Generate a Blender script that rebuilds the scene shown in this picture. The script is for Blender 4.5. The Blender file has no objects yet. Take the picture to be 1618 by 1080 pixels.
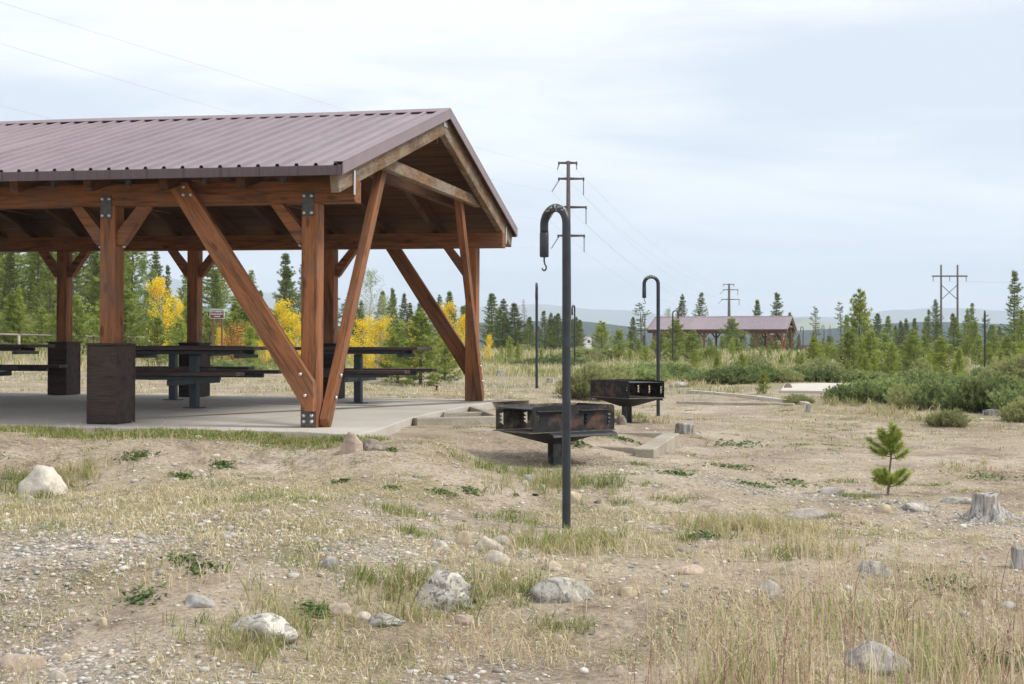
import bpy, bmesh, math, random
import numpy as np
from mathutils import Vector, Matrix
random.seed(7)
RNG = np.random.default_rng(11)
scene = bpy.context.scene
COL = scene.collection
F, CX, HZ, CZ = 2247.0, 809.0, 543.0, 0.83     # lens in photo pixels, image centre, horizon row, eye height over the slab

MWS = {}                                     # local matrices as set (before any depsgraph update)
def ml(o): return MWS.get(o.name, Matrix.Identity(4))
# ---------------------------------------------------------------- tagging
def tag(o, label=None, cat=None, group=None, kind=None):
    if label: o['label'] = label
    if cat: o['category'] = cat
    if group: o['group'] = group
    if kind: o['kind'] = kind
    return o
def thing(name, label, cat, loc=(0, 0, 0), rot=(0, 0, 0), group=None):
    o = bpy.data.objects.new(name, None); COL.objects.link(o)
    o.empty_display_size = .2
    o.location = loc; o.rotation_euler = rot
    return tag(o, label, cat, group)
def link(name, me, parent=None, mat=None, mw=None):
    o = bpy.data.objects.new(name, me); COL.objects.link(o)
    if mat is not None and not me.materials:
        for m in (mat if isinstance(mat, (list, tuple)) else [mat]): me.materials.append(m)
    if parent is not None: o.parent = parent
    if mw is not None: o.matrix_local = mw; MWS[o.name] = mw.copy()
    return o
def copy_tree(o, parent=None):
    kids = list(o.children)
    c = o.copy(); COL.objects.link(c)
    c.parent = parent
    if parent is not None: c.matrix_parent_inverse = o.matrix_parent_inverse.copy()
    for k in kids: copy_tree(k, c)
    return c
def mesh_np(name, V, Q, rnd=None, smooth=False, nv=None):
    """V (n,3), Q (m,k) faces all with k corners, rnd per-vertex value"""
    V = np.asarray(V, dtype=np.float32); Q = np.asarray(Q, dtype=np.int32)
    me = bpy.data.meshes.new(name)
    k = Q.shape[1]
    me.vertices.add(len(V)); me.vertices.foreach_set('co', V.ravel())
    me.loops.add(Q.size); me.loops.foreach_set('vertex_index', Q.ravel())
    me.polygons.add(len(Q)); me.polygons.foreach_set('loop_start', np.arange(0, Q.size, k, dtype=np.int32))
    if smooth: me.polygons.foreach_set('use_smooth', np.ones(len(Q), dtype=bool))
    me.update(calc_edges=True)
    if rnd is not None:
        at_ = me.attributes.new('rnd', 'FLOAT', 'POINT')
        at_.data.foreach_set('value', np.asarray(rnd, dtype=np.float32))
    return me

# ---------------------------------------------------------------- noise in numpy
def _h(ix, iy, s):
    n = (ix.astype(np.int64) * 374761393 + iy.astype(np.int64) * 668265263 + s * 982451653) & 0x7fffffff
    n = ((n ^ (n >> 13)) * 1274126177) & 0x7fffffff
    return ((n ^ (n >> 16)) & 0xffff) / 65535.0
def vn(x, y, s=0):
    x = np.asarray(x, float); y = np.asarray(y, float)
    ix = np.floor(x); iy = np.floor(y); fx = x - ix; fy = y - iy
    fx = fx * fx * (3 - 2 * fx); fy = fy * fy * (3 - 2 * fy)
    a = _h(ix, iy, s); b = _h(ix + 1, iy, s); c = _h(ix, iy + 1, s); d = _h(ix + 1, iy + 1, s)
    return (a * (1 - fx) + b * fx) * (1 - fy) + (c * (1 - fx) + d * fx) * fy
def fbm(x, y, s=0, o=4):
    t = 0; a = .5; w = 0
    for i in range(o):
        t = t + a * vn(x, y, s + i); w += a; a *= .5; x = x * 2.03 + 7.1; y = y * 2.03 + 3.7
    return t / w
def smooth(e0, e1, x):
    t = np.clip((x - e0) / (e1 - e0), 0, 1); return t * t * (3 - 2 * t)

# ---------------------------------------------------------------- terrain
TH = math.atan(0.214)                        # pavilion's depth axis against the view axis
EA = np.array([math.cos(TH), -math.sin(TH)]); EB = np.array([math.sin(TH), math.cos(TH)])
B0 = np.array([-2.0, 14.2])
TILT = .006
def pav(a, b):                               # pavilion frame -> world xy
    p = B0 + a * EA + b * EB; return float(p[0]), float(p[1])
def pav_inv(x, y):
    dx = x - B0[0]; dy = y - B0[1]
    return dx * EA[0] + dy * EA[1], dx * EB[0] + dy * EB[1]
CTRL = np.array([(0, 0, -.78), (0, 6, -.72), (-2.6, 6, -.70), (2.6, 6, -.74), (.39, 10.2, -.495), (.39, 13.2, -.339), (-5.2, 13.35, -.0),
    (-3, 13.3, -.02), (-1.3, 13.1, -.06), (-.3, 15.5, -.10), (-3.67, 10.9, -.36), (-2, 11.5, -.30), (1.63, 19.7, -.30), (2.43, 23.6, -.367), (.55, 31.5, -.151), (2.3, 52, -.08),
    (7, 63, -.1), (3.31, 12.6, -.51), (3.68, 11, -.55), (6.3, 29, -.12), (7.5, 24, -.31), (16, 50, -.40), (22, 119, -.48), (-24, 60, .9), (-13, 60, .75), (-10, 48, .42), (-16, 50, .5), (-11, 38, .12), (-35, 95, 1.3), (-15, 95, 1.0), (-4, 45, -.02), (1, 85, .22), (9, 85, .2), (-3, 65, .1), (30, 85, .05), (26, 62, -.05),
    (-6, 24, -.10), (-1.5, 24, -.08), (.1, 20.5, -.10), (0, 150, -.1), (60, 160, -.5), (-60, 160, .1), (-9, 14.5, -.05), (5.5, 18, -.42), (3, 16, -.42), (-8, 8, -.5), (8, 10, -.6)], float)
def gz(x, y):
    x = np.asarray(x, float); y = np.asarray(y, float)
    yc = np.maximum(y, 4.0)
    a = x / np.maximum(y, 6.0); l = np.log(yc)
    num = 0; den = 0
    for cx, cy, cz in CTRL:
        d2 = ((a - cx / max(cy, 6.0)) / .16) ** 2 + ((l - math.log(max(cy, 4.0))) / .22) ** 2
        w = 1.0 / (d2 + .05) ** 2
        num = num + w * cz; den = den + w
    z = num / den
    z = z + (fbm(x * .9, y * .9, 3, 3) - .5) * .05 * smooth(3, 9, y) + (fbm(x * 3.1, y * 3.1, 9, 3) - .5) * .035
    r = np.sqrt(x * x + y * y)
    z = z - smooth(220, 2200, r) * 30
    la, lb = pav_inv(x, y)
    m = smooth(.6, -.1, np.maximum(np.maximum(la - 1.1 + .1 * np.clip(lb, 0, 7), -12 - la), np.maximum(-.85 - lb, lb - 7.3)))
    z = z * (1 - m) + np.minimum(z, -.035 - TILT * la) * m
    return z
def g1(x, y): return float(gz(np.array([x]), np.array([y]))[0])
def at(u, v, lo=3.0, hi=300.0):
    ys = np.geomspace(lo, hi, 900); xs = (u - CX) / F * ys; zr = CZ - (v - HZ) / F * ys
    d = zr - gz(xs, ys)
    k = int(np.argmax(d < 0)) if (d < 0).any() else len(ys) - 1
    return Vector((xs[k], ys[k], g1(xs[k], ys[k])))
def px(u, v, Y): return Vector(((u - CX) / F * Y, Y, CZ - (v - HZ) / F * Y))

# ---------------------------------------------------------------- materials
class M:
    def __init__(s, name):
        s.m = bpy.data.materials.new(name); s.m.use_nodes = True
        s.t = s.m.node_tree; s.t.nodes.clear()
        s.out = s.n('ShaderNodeOutputMaterial'); s.p = s.n('ShaderNodeBsdfPrincipled')
        s.l(s.p.outputs[0], s.out.inputs[0]); s.co = None
    def n(s, ty, **k):
        q = s.t.nodes.new(ty)
        for a, b in k.items(): setattr(q, a, b)
        return q
    def l(s, a, b): s.t.links.new(a, b)
    def coord(s, kind='Object', scale=(1, 1, 1), rnd=False):
        c = s.n('ShaderNodeTexCoord'); mp = s.n('ShaderNodeMapping'); mp.inputs['Scale'].default_value = scale
        s.l(c.outputs[kind], mp.inputs[0])
        if rnd:
            oi = s.n('ShaderNodeObjectInfo'); mm = s.n('ShaderNodeMath', operation='MULTIPLY'); mm.inputs[1].default_value = 37.0
            s.l(oi.outputs['Random'], mm.inputs[0]); cb = s.n('ShaderNodeCombineXYZ')
            for i in range(3): s.l(mm.outputs[0], cb.inputs[i])
            s.l(cb.outputs[0], mp.inputs['Location'])
        return mp.outputs[0]
    def noise(s, vec, sc, detail=4, rough=.55, dist=0):
        q = s.n('ShaderNodeTexNoise'); q.inputs['Scale'].default_value = sc; q.inputs['Detail'].default_value = detail
        q.inputs['Roughness'].default_value = rough; q.inputs['Distortion'].default_value = dist
        if vec is not None: s.l(vec, q.inputs['Vector'])
        return q.outputs['Fac']
    def voro(s, vec, sc, feat='F1', out='Distance'):
        q = s.n('ShaderNodeTexVoronoi'); q.feature = feat; q.inputs['Scale'].default_value = sc
        s.l(vec, q.inputs['Vector']); return q.outputs[out]
    def ramp(s, fac, stops, interp='LINEAR'):
        q = s.n('ShaderNodeValToRGB'); e = q.color_ramp.elements; q.color_ramp.interpolation = interp
        while len(e) < len(stops): e.new(.5)
        for i, (p, c) in enumerate(stops):
            e[i].position = p; e[i].color = (c[0], c[1], c[2], 1) if isinstance(c, (tuple, list)) else (c, c, c, 1)
        s.l(fac, q.inputs[0]); return q.outputs[0]
    def mix(s, fac, a, b, mode='MIX'):
        q = s.n('ShaderNodeMix', data_type='RGBA', blend_type=mode)
        for i, v in ((0, fac), (6, a), (7, b)):
            if hasattr(v, 'default_value') or hasattr(v, 'is_linked'): s.l(v, q.inputs[i])
            else: q.inputs[i].default_value = v if i == 0 else (v[0], v[1], v[2], 1)
        return q.outputs[2]
    def math(s, op, a, b=None):
        q = s.n('ShaderNodeMath', operation=op)
        for i, v in enumerate((a, b)):
            if v is None: continue
            if hasattr(v, 'is_linked'): s.l(v, q.inputs[i])
            else: q.inputs[i].default_value = v
        return q.outputs[0]
    def attr(s, name):
        q = s.n('ShaderNodeAttribute'); q.attribute_name = name; return q.outputs['Fac']
    def rndobj(s): return s.n('ShaderNodeObjectInfo').outputs['Random']
    def col(s, c):
        if hasattr(c, 'is_linked'): s.l(c, s.p.inputs['Base Color'])
        else: s.p.inputs['Base Color'].default_value = (c[0], c[1], c[2], 1)
        return s
    def rough(s, r, spec=None, metal=None):
        if hasattr(r, 'is_linked'): s.l(r, s.p.inputs['Roughness'])
        else: s.p.inputs['Roughness'].default_value = r
        if spec is not None: s.p.inputs['Specular IOR Level'].default_value = spec
        if metal is not None: s.p.inputs['Metallic'].default_value = metal
        return s
    def bump(s, h, strength=.5, dist=.01):
        q = s.n('ShaderNodeBump'); q.inputs['Strength'].default_value = strength; q.inputs['Distance'].default_value = dist
        s.l(h, q.inputs['Height']); s.l(q.outputs[0], s.p.inputs['Normal']); return s

def wood_mat(name, light, dark, grey=None, greyamt=.45, checks=.0, rough=.75, base_grey=False):
    m = M(name)
    v = m.coord('Object', (1.0, 9, 9), rnd=True)
    v2 = m.coord('Object', (2.5, 60, 60), rnd=True)
    v3 = m.coord('Object', (1, 1, 1), rnd=True)
    big = m.noise(v, 1.4, 6, .65, .6); fine = m.noise(v2, 1.5, 4, .7)
    base = m.ramp(big, [(.32, dark), (.50, light), (.72, [c * 1.2 for c in light])])
    fr = m.ramp(fine, [(.3, .45), (.52, 1.0), (.8, 1.2)])
    base = m.mix(1.0, base, fr, 'MULTIPLY')
    # knots
    kv = m.coord('Object', (2.2, 6, 6), rnd=True)
    kn = m.voro(kv, 1.0); kr = m.ramp(kn, [(.0, .35), (.10, .5), (.17, 1.0)])
    base = m.mix(1.0, base, kr, 'MULTIPLY')
    ro = m.math('MULTIPLY_ADD', m.rndobj(), .5); ro.node.inputs[2].default_value = .78
    cb = m.n('ShaderNodeCombineColor'); [m.l(ro, cb.inputs[i]) for i in range(3)]
    base = m.mix(1.0, base, cb.outputs[0], 'MULTIPLY')
    if grey:
        g = m.noise(v3, 2.3, 5, .7); gr = m.ramp(g, [(1 - greyamt - .1, 0.0), (1 - greyamt + .15, .85)])
        base = m.mix(gr, base, grey)
    if checks:
        cv = m.coord('Object', (5, 30, 30), rnd=True)
        ck = m.noise(cv, 3.0, 5, .75, 1.0); c = m.ramp(ck, [(.54, 0.0), (.61, 1.0)])
        base = m.mix(m.math('MULTIPLY', c, checks), base, (.015, .012, .01))
    m.col(base).rough(rough, .3); m.bump(fine, .35, .004)
    return m.m
WOOD = wood_mat('stained_timber', (.295, .118, .048), (.105, .045, .025), (.15, .10, .075), .42)
WOOD_W = wood_mat('weathered_timber', (.25, .145, .075), (.095, .055, .033), (.30, .265, .21), .48, checks=1.0)
WOOD_IN = wood_mat('shaded_inner_timber', (.11, .050, .026), (.045, .024, .016), None)  # darker copy of the stain: shade under the roof put into the colour
PLANKB = wood_mat('dark_box_timber', (.055, .036, .030), (.022, .016, .014), (.085, .068, .060), .36)
TABLEW = wood_mat('table_plank', (.085, .055, .050), (.040, .028, .026), None, rough=.6)
PALEW = wood_mat('bleached_timber', (.50, .44, .36), (.36, .31, .25), (.56, .52, .46), .5)
GREYW = wood_mat('grey_timber', (.36, .31, .25), (.22, .18, .14), (.44, .40, .34), .5, checks=.5)

m = M('roof_boards')
v = m.coord('Object', (1, 1, 1)); w = m.n('ShaderNodeTexWave'); w.wave_type = 'BANDS'; w.bands_direction = 'Y'; w.inputs['Scale'].default_value = 1.1; m.l(v, w.inputs[0])
w.wave_profile = 'SAW'
line = m.ramp(w.outputs['Fac'], [(.0, .25), (.05, 1.0), (.95, 1.0), (1.0, .25)])
gr = m.noise(m.coord('Object', (1.2, 14, 14)), 1.6, 5, .65)
m.col(m.mix(1.0, m.ramp(gr, [(.3, (.055, .027, .015)), (.7, (.15, .072, .034))]), line, 'MULTIPLY')).rough(.8, .2); DECK = m.m  # brown boards darkened, the under-roof shade is part of this colour

m = M('roof_metal')
v = m.coord('Object', (1, 1, 1)); n1 = m.noise(v, 1.2, 5, .6); n2 = m.noise(m.coord('Object', (2, 14, 14)), 3, 4, .7)
c = m.mix(m.ramp(n1, [(.35, 0.0), (.7, .5)]), (.245, .185, .202), (.305, .245, .262))
c = m.mix(m.ramp(n2, [(.62, 0.0), (.75, .4)]), c, (.36, .32, .32))
sx_ = m.n('ShaderNodeSeparateXYZ'); m.l(v, sx_.inputs[0])
fl_ = m.math('FLOOR', m.math('DIVIDE', sx_.outputs[0], .975)); wn_ = m.n('ShaderNodeTexWhiteNoise'); wn_.noise_dimensions = '1D'; m.l(fl_, wn_.inputs['W'])
pv = m.ramp(wn_.outputs['Value'], [(0, .86), (1, 1.10)])
st_ = m.ramp(m.noise(m.coord('Object', (9, .5, .5)), 1.5, 5, .7), [(.35, .84), (.6, 1.04)])
c = m.mix(1.0, m.mix(1.0, c, pv, 'MULTIPLY'), st_, 'MULTIPLY')
m.col(c).rough(.42, .55, 0.0); ROOF = m.m
m = M('trim_metal')
n1 = m.noise(m.coord('Object', (14, 4, 1)), 1.5, 5, .7)
m.col(m.ramp(n1, [(.3, (.085, .055, .062)), (.7, (.14, .098, .105))])).rough(.5, .4); TRIM = m.m
m = M('rake_metal')
n1 = m.noise(m.coord('Object', (2, 2, 2)), 1.5, 5, .7)
m.col(m.ramp(n1, [(.3, (.20, .145, .155)), (.7, (.25, .185, .195))])).rough(.45, .5); RAKE = m.m
m = M('screw_dark'); m.col((.07, .05, .05)).rough(.5); SCREW = m.m
m = M('plate_steel'); n1 = m.noise(m.coord('Object', (20, 20, 20)), 1.5, 4, .6)
m.col(m.ramp(n1, [(.3, (.06, .058, .058)), (.7, (.11, .105, .105))])).rough(.5, .5, .3); PLATE = m.m
m = M('bolt_zinc'); m.col((.62, .62, .60)).rough(.35, .5, .7); BOLT = m.m
m = M('grey_painted_steel'); n1 = m.noise(m.coord('Object', (6, 6, 6)), 2, 5, .6)
m.col(m.ramp(n1, [(.3, (.022, .030, .038)), (.7, (.042, .055, .066))])).rough(.45, .5); STEEL = m.m
m = M('pole_paint')
v = m.coord('Object', (1, 1, 1)); n1 = m.noise(v, 9, 5, .6); g = m.n('ShaderNodeTexCoord'); sp = m.n('ShaderNodeSeparateXYZ'); m.l(g.outputs['Object'], sp.inputs[0])
top = m.math('GREATER_THAN', sp.outputs[2], 2.285); chip = m.ramp(m.noise(v, 55, 4, .8), [(.55, 0.0), (.58, 1.0)])
base = m.ramp(n1, [(.3, (.014, .018, .024)), (.7, (.032, .039, .048))])
rust = m.ramp(m.noise(v, 30, 4, .7), [(.66, 0.0), (.72, .6)])
base = m.mix(rust, base, (.06, .04, .035))
m.col(m.mix(m.math('MULTIPLY', top, chip), base, (.62, .6, .56))).rough(.42, .5); POLE = m.m

m = M('fire_steel')
v = m.coord('Object', (1, 1, 1)); n1 = m.noise(v, 4.2, 6, .65, .5); n2 = m.noise(v, 14, 5, .7)
soot = m.ramp(n2, [(.3, (.007, .007, .009)), (.7, (.024, .025, .028))])
rust = m.ramp(n2, [(.25, (.045, .027, .022)), (.55, (.10, .055, .040)), (.8, (.18, .11, .07))])
m.col(m.mix(m.ramp(n1, [(.52, 0.0), (.60, 1.0)]), soot, rust)).rough(.7, .35); m.bump(n2, .3, .004); FIRE = m.m
m = M('soot_steel')
v = m.coord('Object', (1, 1, 1)); n2 = m.noise(v, 12, 6, .7)
m.col(m.ramp(n2, [(.3, (.007, .007, .010)), (.55, (.020, .022, .026)), (.72, (.05, .05, .05)), (.85, (.18, .17, .15))])).rough(.6, .4); m.bump(n2, .25, .003); SOOT = m.m
m = M('worn_post'); n1 = m.noise(m.coord('Object', (6, 6, 2)), 3, 6, .7)
m.col(m.ramp(n1, [(.35, (.035, .036, .038)), (.6, (.12, .12, .12)), (.75, (.24, .24, .23))])).rough(.7, .3); WORNP = m.m
m = M('dusty_paled_steel'); n1 = m.noise(m.coord('Object', (1, 1, 1)), 9, 6, .75)
m.col(m.ramp(n1, [(.35, (.03, .028, .026)), (.52, (.13, .12, .10)), (.68, (.34, .31, .25))])).rough(.9, .1); DUSTY_PALED = m.m  # ash dust, also paled so the slots in front of it look bright
m = M('ash'); v = m.coord('Object', (1, 1, 1)); n2 = m.noise(v, 10, 6, .75)
m.col(m.ramp(n2, [(.3, (.05, .045, .04)), (.6, (.22, .20, .17)), (.8, (.34, .31, .27))])).rough(.95, .1); ASH = m.m

m = M('concrete')
v = m.coord('Object', (1, 1, 1)); n1 = m.noise(v, .7, 6, .6); n2 = m.noise(v, 35, 5, .75); n3 = m.noise(v, 3.0, 5, .65)
c = m.ramp(n1, [(.3, (.43, .395, .345)), (.7, (.54, .505, .45))])
c = m.mix(1.0, c, m.ramp(n2, [(.3, .84), (.7, 1.08)]), 'MULTIPLY')
c = m.mix(m.ramp(n3, [(.6, 0.0), (.74, .35)]), c, (.26, .23, .20))
rc_ = m.n('ShaderNodeMapping'); rc_.inputs['Rotation'].default_value = (0, 0, math.atan(.214)); rc_.inputs['Location'].default_value = (0.38, -13.5, 0); tcc = m.n('ShaderNodeTexCoord'); m.l(tcc.outputs['Object'], rc_.inputs[0])
sx_ = m.n('ShaderNodeSeparateXYZ'); m.l(rc_.outputs[0], sx_.inputs[0])
for ax, per in ((0, 2.18), (1, 2.60)):
    jn = m.math('LESS_THAN', m.math('ABSOLUTE', m.math('SUBTRACT', m.math('FRACT', m.math('DIVIDE', sx_.outputs[ax], per)), .5)), .0035)
    c = m.mix(m.math('MULTIPLY', jn, .65), c, (.10, .09, .08))
m.col(c).rough(.88, .2); m.bump(n2, .25, .003); CONC = m.m
m = M('pale_concrete'); n1 = m.noise(m.coord('Object', (1, 1, 1)), 3, 6, .7)
m.col(m.ramp(n1, [(.3, (.48, .43, .37)), (.7, (.60, .56, .50))])).rough(.9, .2); PALEC = m.m
m = M('rough_concrete')
v = m.coord('Object', (1, 1, 1)); n1 = m.noise(v, 2.5, 6, .65); n2 = m.noise(v, 50, 5, .75)
c = m.ramp(n1, [(.3, (.30, .25, .19)), (.55, (.40, .36, .29)), (.75, (.46, .43, .37))])
m.col(m.mix(1.0, c, m.ramp(n2, [(.3, .75), (.7, 1.1)]), 'MULTIPLY')).rough(.9, .2); m.bump(n2, .5, .006); CURB = m.m

# ground
m = M('ground_dirt')
v = m.coord('Object', (1, 1, 1))
dirt = m.ramp(m.noise(v, .8, 6, .65), [(.3, (.27, .21, .155)), (.5, (.395, .325, .245)), (.72, (.53, .46, .37))])
fine = m.noise(v, 28, 7, .8)
dirt = m.mix(1.0, dirt, m.ramp(fine, [(.34, .35), (.46, .86), (.55, 1.05), (.68, 1.4)]), 'MULTIPLY')
gcol = m.n('ShaderNodeTexVoronoi'); gcol.inputs['Scale'].default_value = 34; m.l(v, gcol.inputs['Vector'])
hs = m.n('ShaderNodeSeparateColor'); m.l(gcol.outputs['Color'], hs.inputs[0])
grav = m.ramp(hs.outputs[0], [(0, (.26, .24, .21)), (.35, (.44, .40, .35)), (.7, (.58, .52, .45)), (1, (.70, .67, .60))])
gedge = m.ramp(gcol.outputs['Distance'], [(.30, 1.0), (.55, .35)])
grav = m.mix(1.0, grav, gedge, 'MULTIPLY')
gm = m.math('MULTIPLY', m.attr('gravel'), m.ramp(m.noise(v, 6, 5, .7), [(.42, 0.0), (.58, 1.0)]))
c = m.mix(gm, dirt, grav)
straw = m.noise(m.coord('Object', (1, 1, 1)), 45, 6, .85, 2.0)
scol = m.ramp(straw, [(.36, (.075, .06, .042)), (.48, (.21, .178, .115)), (.58, (.40, .35, .22)), (.68, (.68, .60, .42))])
sm = m.math('MULTIPLY', m.attr('straw'), m.ramp(m.noise(v, 3.5, 6, .75), [(.36, .1), (.56, 1.0)]))
c = m.mix(m.math('MULTIPLY', sm, .92), c, scol)
dk = m.ramp(m.noise(v, 2.3, 8, .8, .5), [(.50, 0.0), (.64, .72)])
c = m.mix(dk, c, (.15, .115, .085))
gn = m.ramp(m.noise(v, 5, 5, .8), [(.35, (.17, .19, .06)), (.65, (.36, .33, .15))])
gth = m.ramp(m.noise(v, 9, 5, .75), [(.50, 0.0), (.58, 1.0)])
c = m.mix(m.math('MULTIPLY', m.math('MULTIPLY', m.attr('green'), gth), .75), c, gn)
m.col(c).rough(.95, .1)
hgt = m.mix(gm, fine, m.ramp(gcol.outputs['Distance'], [(.1, 1.0), (.6, 0.0)]))
m.bump(hgt, .8, .012); GROUND = m.m

m = M('rock')
v = m.coord('Object', (1, 1, 1), rnd=True)
n1 = m.noise(v, 6, 8, .75, .5); n2 = m.noise(v, 22, 6, .75); n3 = m.noise(v, 9, 5, .8, 1.5)
tint = m.n('ShaderNodeObjectInfo').outputs['Color']
c = m.mix(1.0, tint, m.ramp(n1, [(.3, .58), (.5, .92), (.7, 1.18)]), 'MULTIPLY')
c = m.mix(1.0, c, m.ramp(n2, [(.3, .75), (.65, 1.1)]), 'MULTIPLY')
al = m.n('ShaderNodeObjectInfo').outputs['Alpha']
lich = m.math('MULTIPLY', m.ramp(n3, [(.50, 0.0), (.56, 1.0)]), al)
c = m.mix(m.math('MULTIPLY', lich, .8), c, (.085, .08, .072))
wh_ = m.math('MULTIPLY', m.ramp(m.noise(v, 5, 5, .7, 2.0), [(.55, 0.0), (.60, .8)]), al)
c = m.mix(wh_, c, (.68, .63, .55))
m.col(c).rough(.9, .2); m.bump(n2, .5, .008); ROCK = m.m
m = M('pebble')
r = m.attr('rnd')
v = m.coord('Object', (1, 1, 1))
c = m.ramp(r, [(0, (.20, .19, .175)), (.18, (.36, .345, .32)), (.4, (.52, .46, .39)), (.55, (.43, .42, .41)), (.72, (.60, .55, .47)), (.9, (.72, .69, .62)), (1, (.55, .40, .31))])
m.col(m.mix(1.0, c, m.ramp(m.noise(v, 120, 3, .7), [(.3, .75), (.7, 1.12)]), 'MULTIPLY')).rough(.85, .2); PEB = m.m
m = M('stump_wood')
v = m.coord('Object', (30, 30, 3), rnd=True); n1 = m.noise(v, 1.2, 6, .7, .3); n2 = m.noise(m.coord('Object', (1, 1, 1), rnd=True), 6, 4, .6)
c = m.ramp(n1, [(.36, (.05, .045, .04)), (.46, (.30, .28, .26)), (.62, (.56, .54, .51))])
m.col(m.mix(m.ramp(n2, [(.5, 0.0), (.75, .45)]), c, (.30, .24, .18))).rough(.9, .15); m.bump(n1, .8, .012); STUMP = m.m

def leaf_mat(name, stops, trans=.28, objvar=.35, rough=.6):
    m = M(name); r = m.attr('rnd')
    c = m.ramp(r, stops)
    ro = m.math('MULTIPLY_ADD', m.rndobj(), objvar); ro.node.inputs[2].default_value = 1 - objvar / 2
    cb = m.n('ShaderNodeCombineColor'); [m.l(ro, cb.inputs[i]) for i in range(3)]
    c = m.mix(1.0, c, cb.outputs[0], 'MULTIPLY')
    m.col(c).rough(rough, .25)
    tr = m.n('ShaderNodeBsdfTranslucent'); m.l(c, tr.inputs[0]); mx = m.n('ShaderNodeMixShader'); mx.inputs[0].default_value = trans
    m.l(m.p.outputs[0], mx.inputs[1]); m.l(tr.outputs[0], mx.inputs[2]); m.l(mx.outputs[0], m.out.inputs[0])
    return m.m
PINE_D = leaf_mat('pine_needles_dark', [(0, (.07, .11, .035)), (.5, (.15, .205, .06)), (.85, (.27, .31, .09)), (1, (.36, .34, .12))])
PINE_M = leaf_mat('pine_needles_mid', [(0, (.12, .17, .04)), (.5, (.25, .32, .07)), (1, (.43, .47, .12))])
PINE_B = leaf_mat('pine_needles_bright', [(0, (.17, .23, .045)), (.5, (.32, .39, .08)), (1, (.50, .54, .13))])
JUNI = leaf_mat('juniper_leaves', [(0, (.10, .15, .07)), (.45, (.20, .27, .11)), (.8, (.34, .41, .14)), (1, (.46, .48, .19))], .4, .7)
WILL = leaf_mat('willow_leaves', [(0, (.18, .22, .08)), (.5, (.32, .36, .14)), (1, (.50, .48, .23))], .4)
YEL = leaf_mat('aspen_yellow', [(0, (.75, .45, .02)), (.3, (.88, .64, .03)), (.8, (.92, .74, .06)), (1, (.62, .60, .10))], .35, .15)
ORA = leaf_mat('aspen_orange', [(0, (.30, .11, .04)), (.35, (.52, .24, .07)), (.8, (.72, .44, .10)), (1, (.78, .58, .16))], .35, .15)
AGRN = leaf_mat('aspen_green', [(0, (.12, .19, .06)), (.5, (.22, .32, .10)), (1, (.34, .42, .16))], .35, .2)
PALE = leaf_mat('pale_leaves', [(0, (.22, .29, .13)), (.5, (.36, .43, .21)), (1, (.50, .54, .28))], .35, .2)
DEADL = leaf_mat('dead_needles', [(0, (.10, .085, .075)), (.5, (.19, .17, .15)), (1, (.27, .245, .22))], .1)
REDN = leaf_mat('red_needles', [(0, (.16, .06, .035)), (1, (.30, .13, .07))], .2)
GRASS = leaf_mat('grass_blades', [(0, (.12, .18, .04)), (.20, (.27, .34, .08)), (.28, (.35, .32, .13)), (.45, (.46, .39, .22)), (.65, (.65, .57, .35)), (.88, (.85, .77, .54)), (1, (.30, .22, .15))], .3, 0)
TALLG = leaf_mat('tall_grass_blades', [(0, (.24, .34, .07)), (.20, (.36, .42, .12)), (.28, (.46, .40, .22)), (.55, (.80, .71, .48)), (.70, (.66, .52, .36)), (.82, (.46, .29, .23)), (1, (.25, .13, .13))], .3, 0)
m = M('bark'); v = m.coord('Object', (8, 8, 1.5), rnd=True); n1 = m.noise(v, 3, 5, .7)
m.col(m.ramp(n1, [(.3, (.07, .055, .045)), (.7, (.21, .175, .15))])).rough(.9, .1); BARK = m.m
m = M('pale_bark'); v = m.coord('Object', (3, 3, 6), rnd=True); n1 = m.noise(v, 3, 5, .7)
m.col(m.ramp(n1, [(.3, (.16, .15, .13)), (.5, (.48, .46, .40)), (.8, (.58, .56, .50))])).rough(.9, .1); PBARK = m.m
m = M('grey_deadwood'); m.col((.33, .31, .29)).rough(.9); DBARK = m.m
def plain(name, c, r=.6, spec=.4, metal=0, var=.15, sc=5):
    m = M(name); n1 = m.noise(m.coord('Object', (1, 1, 1), rnd=True), sc, 5, .65)
    m.col(m.ramp(n1, [(.3, [x * (1 - var) for x in c]), (.7, [min(x * (1 + var), 1) for x in c])])).rough(r, spec, metal); return m.m
RUSTPOLE = plain('weathering_steel', (.095, .070, .062), .8, .3, 0, .3, 3)
INSUL = plain('insulator_grey', (.16, .17, .18), .5)
WIRE = plain('wire_grey', (.55, .56, .58), .6)
HPOLE = plain('brown_pole_wood', (.11, .08, .072), .85, .2, 0, .3, 2)
CABIN = plain('cabin_wall', (.22, .10, .07), .8)
CABROOF = plain('cabin_roof', (.26, .18, .18), .5)
DUMPW = plain('enclosure_wall', (.17, .10, .10), .8)
WHITE = plain('white_paint', (.78, .78, .76), .6)
SIGNB = plain('sign_brown', (.16, .045, .035), .5)
GREENR = plain('green_roof', (.22, .38, .28), .5)
REDP = plain('red_paint', (.22, .03, .03), .6)
CHAR = plain('charcoal', (.02, .02, .02), .9)
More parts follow.
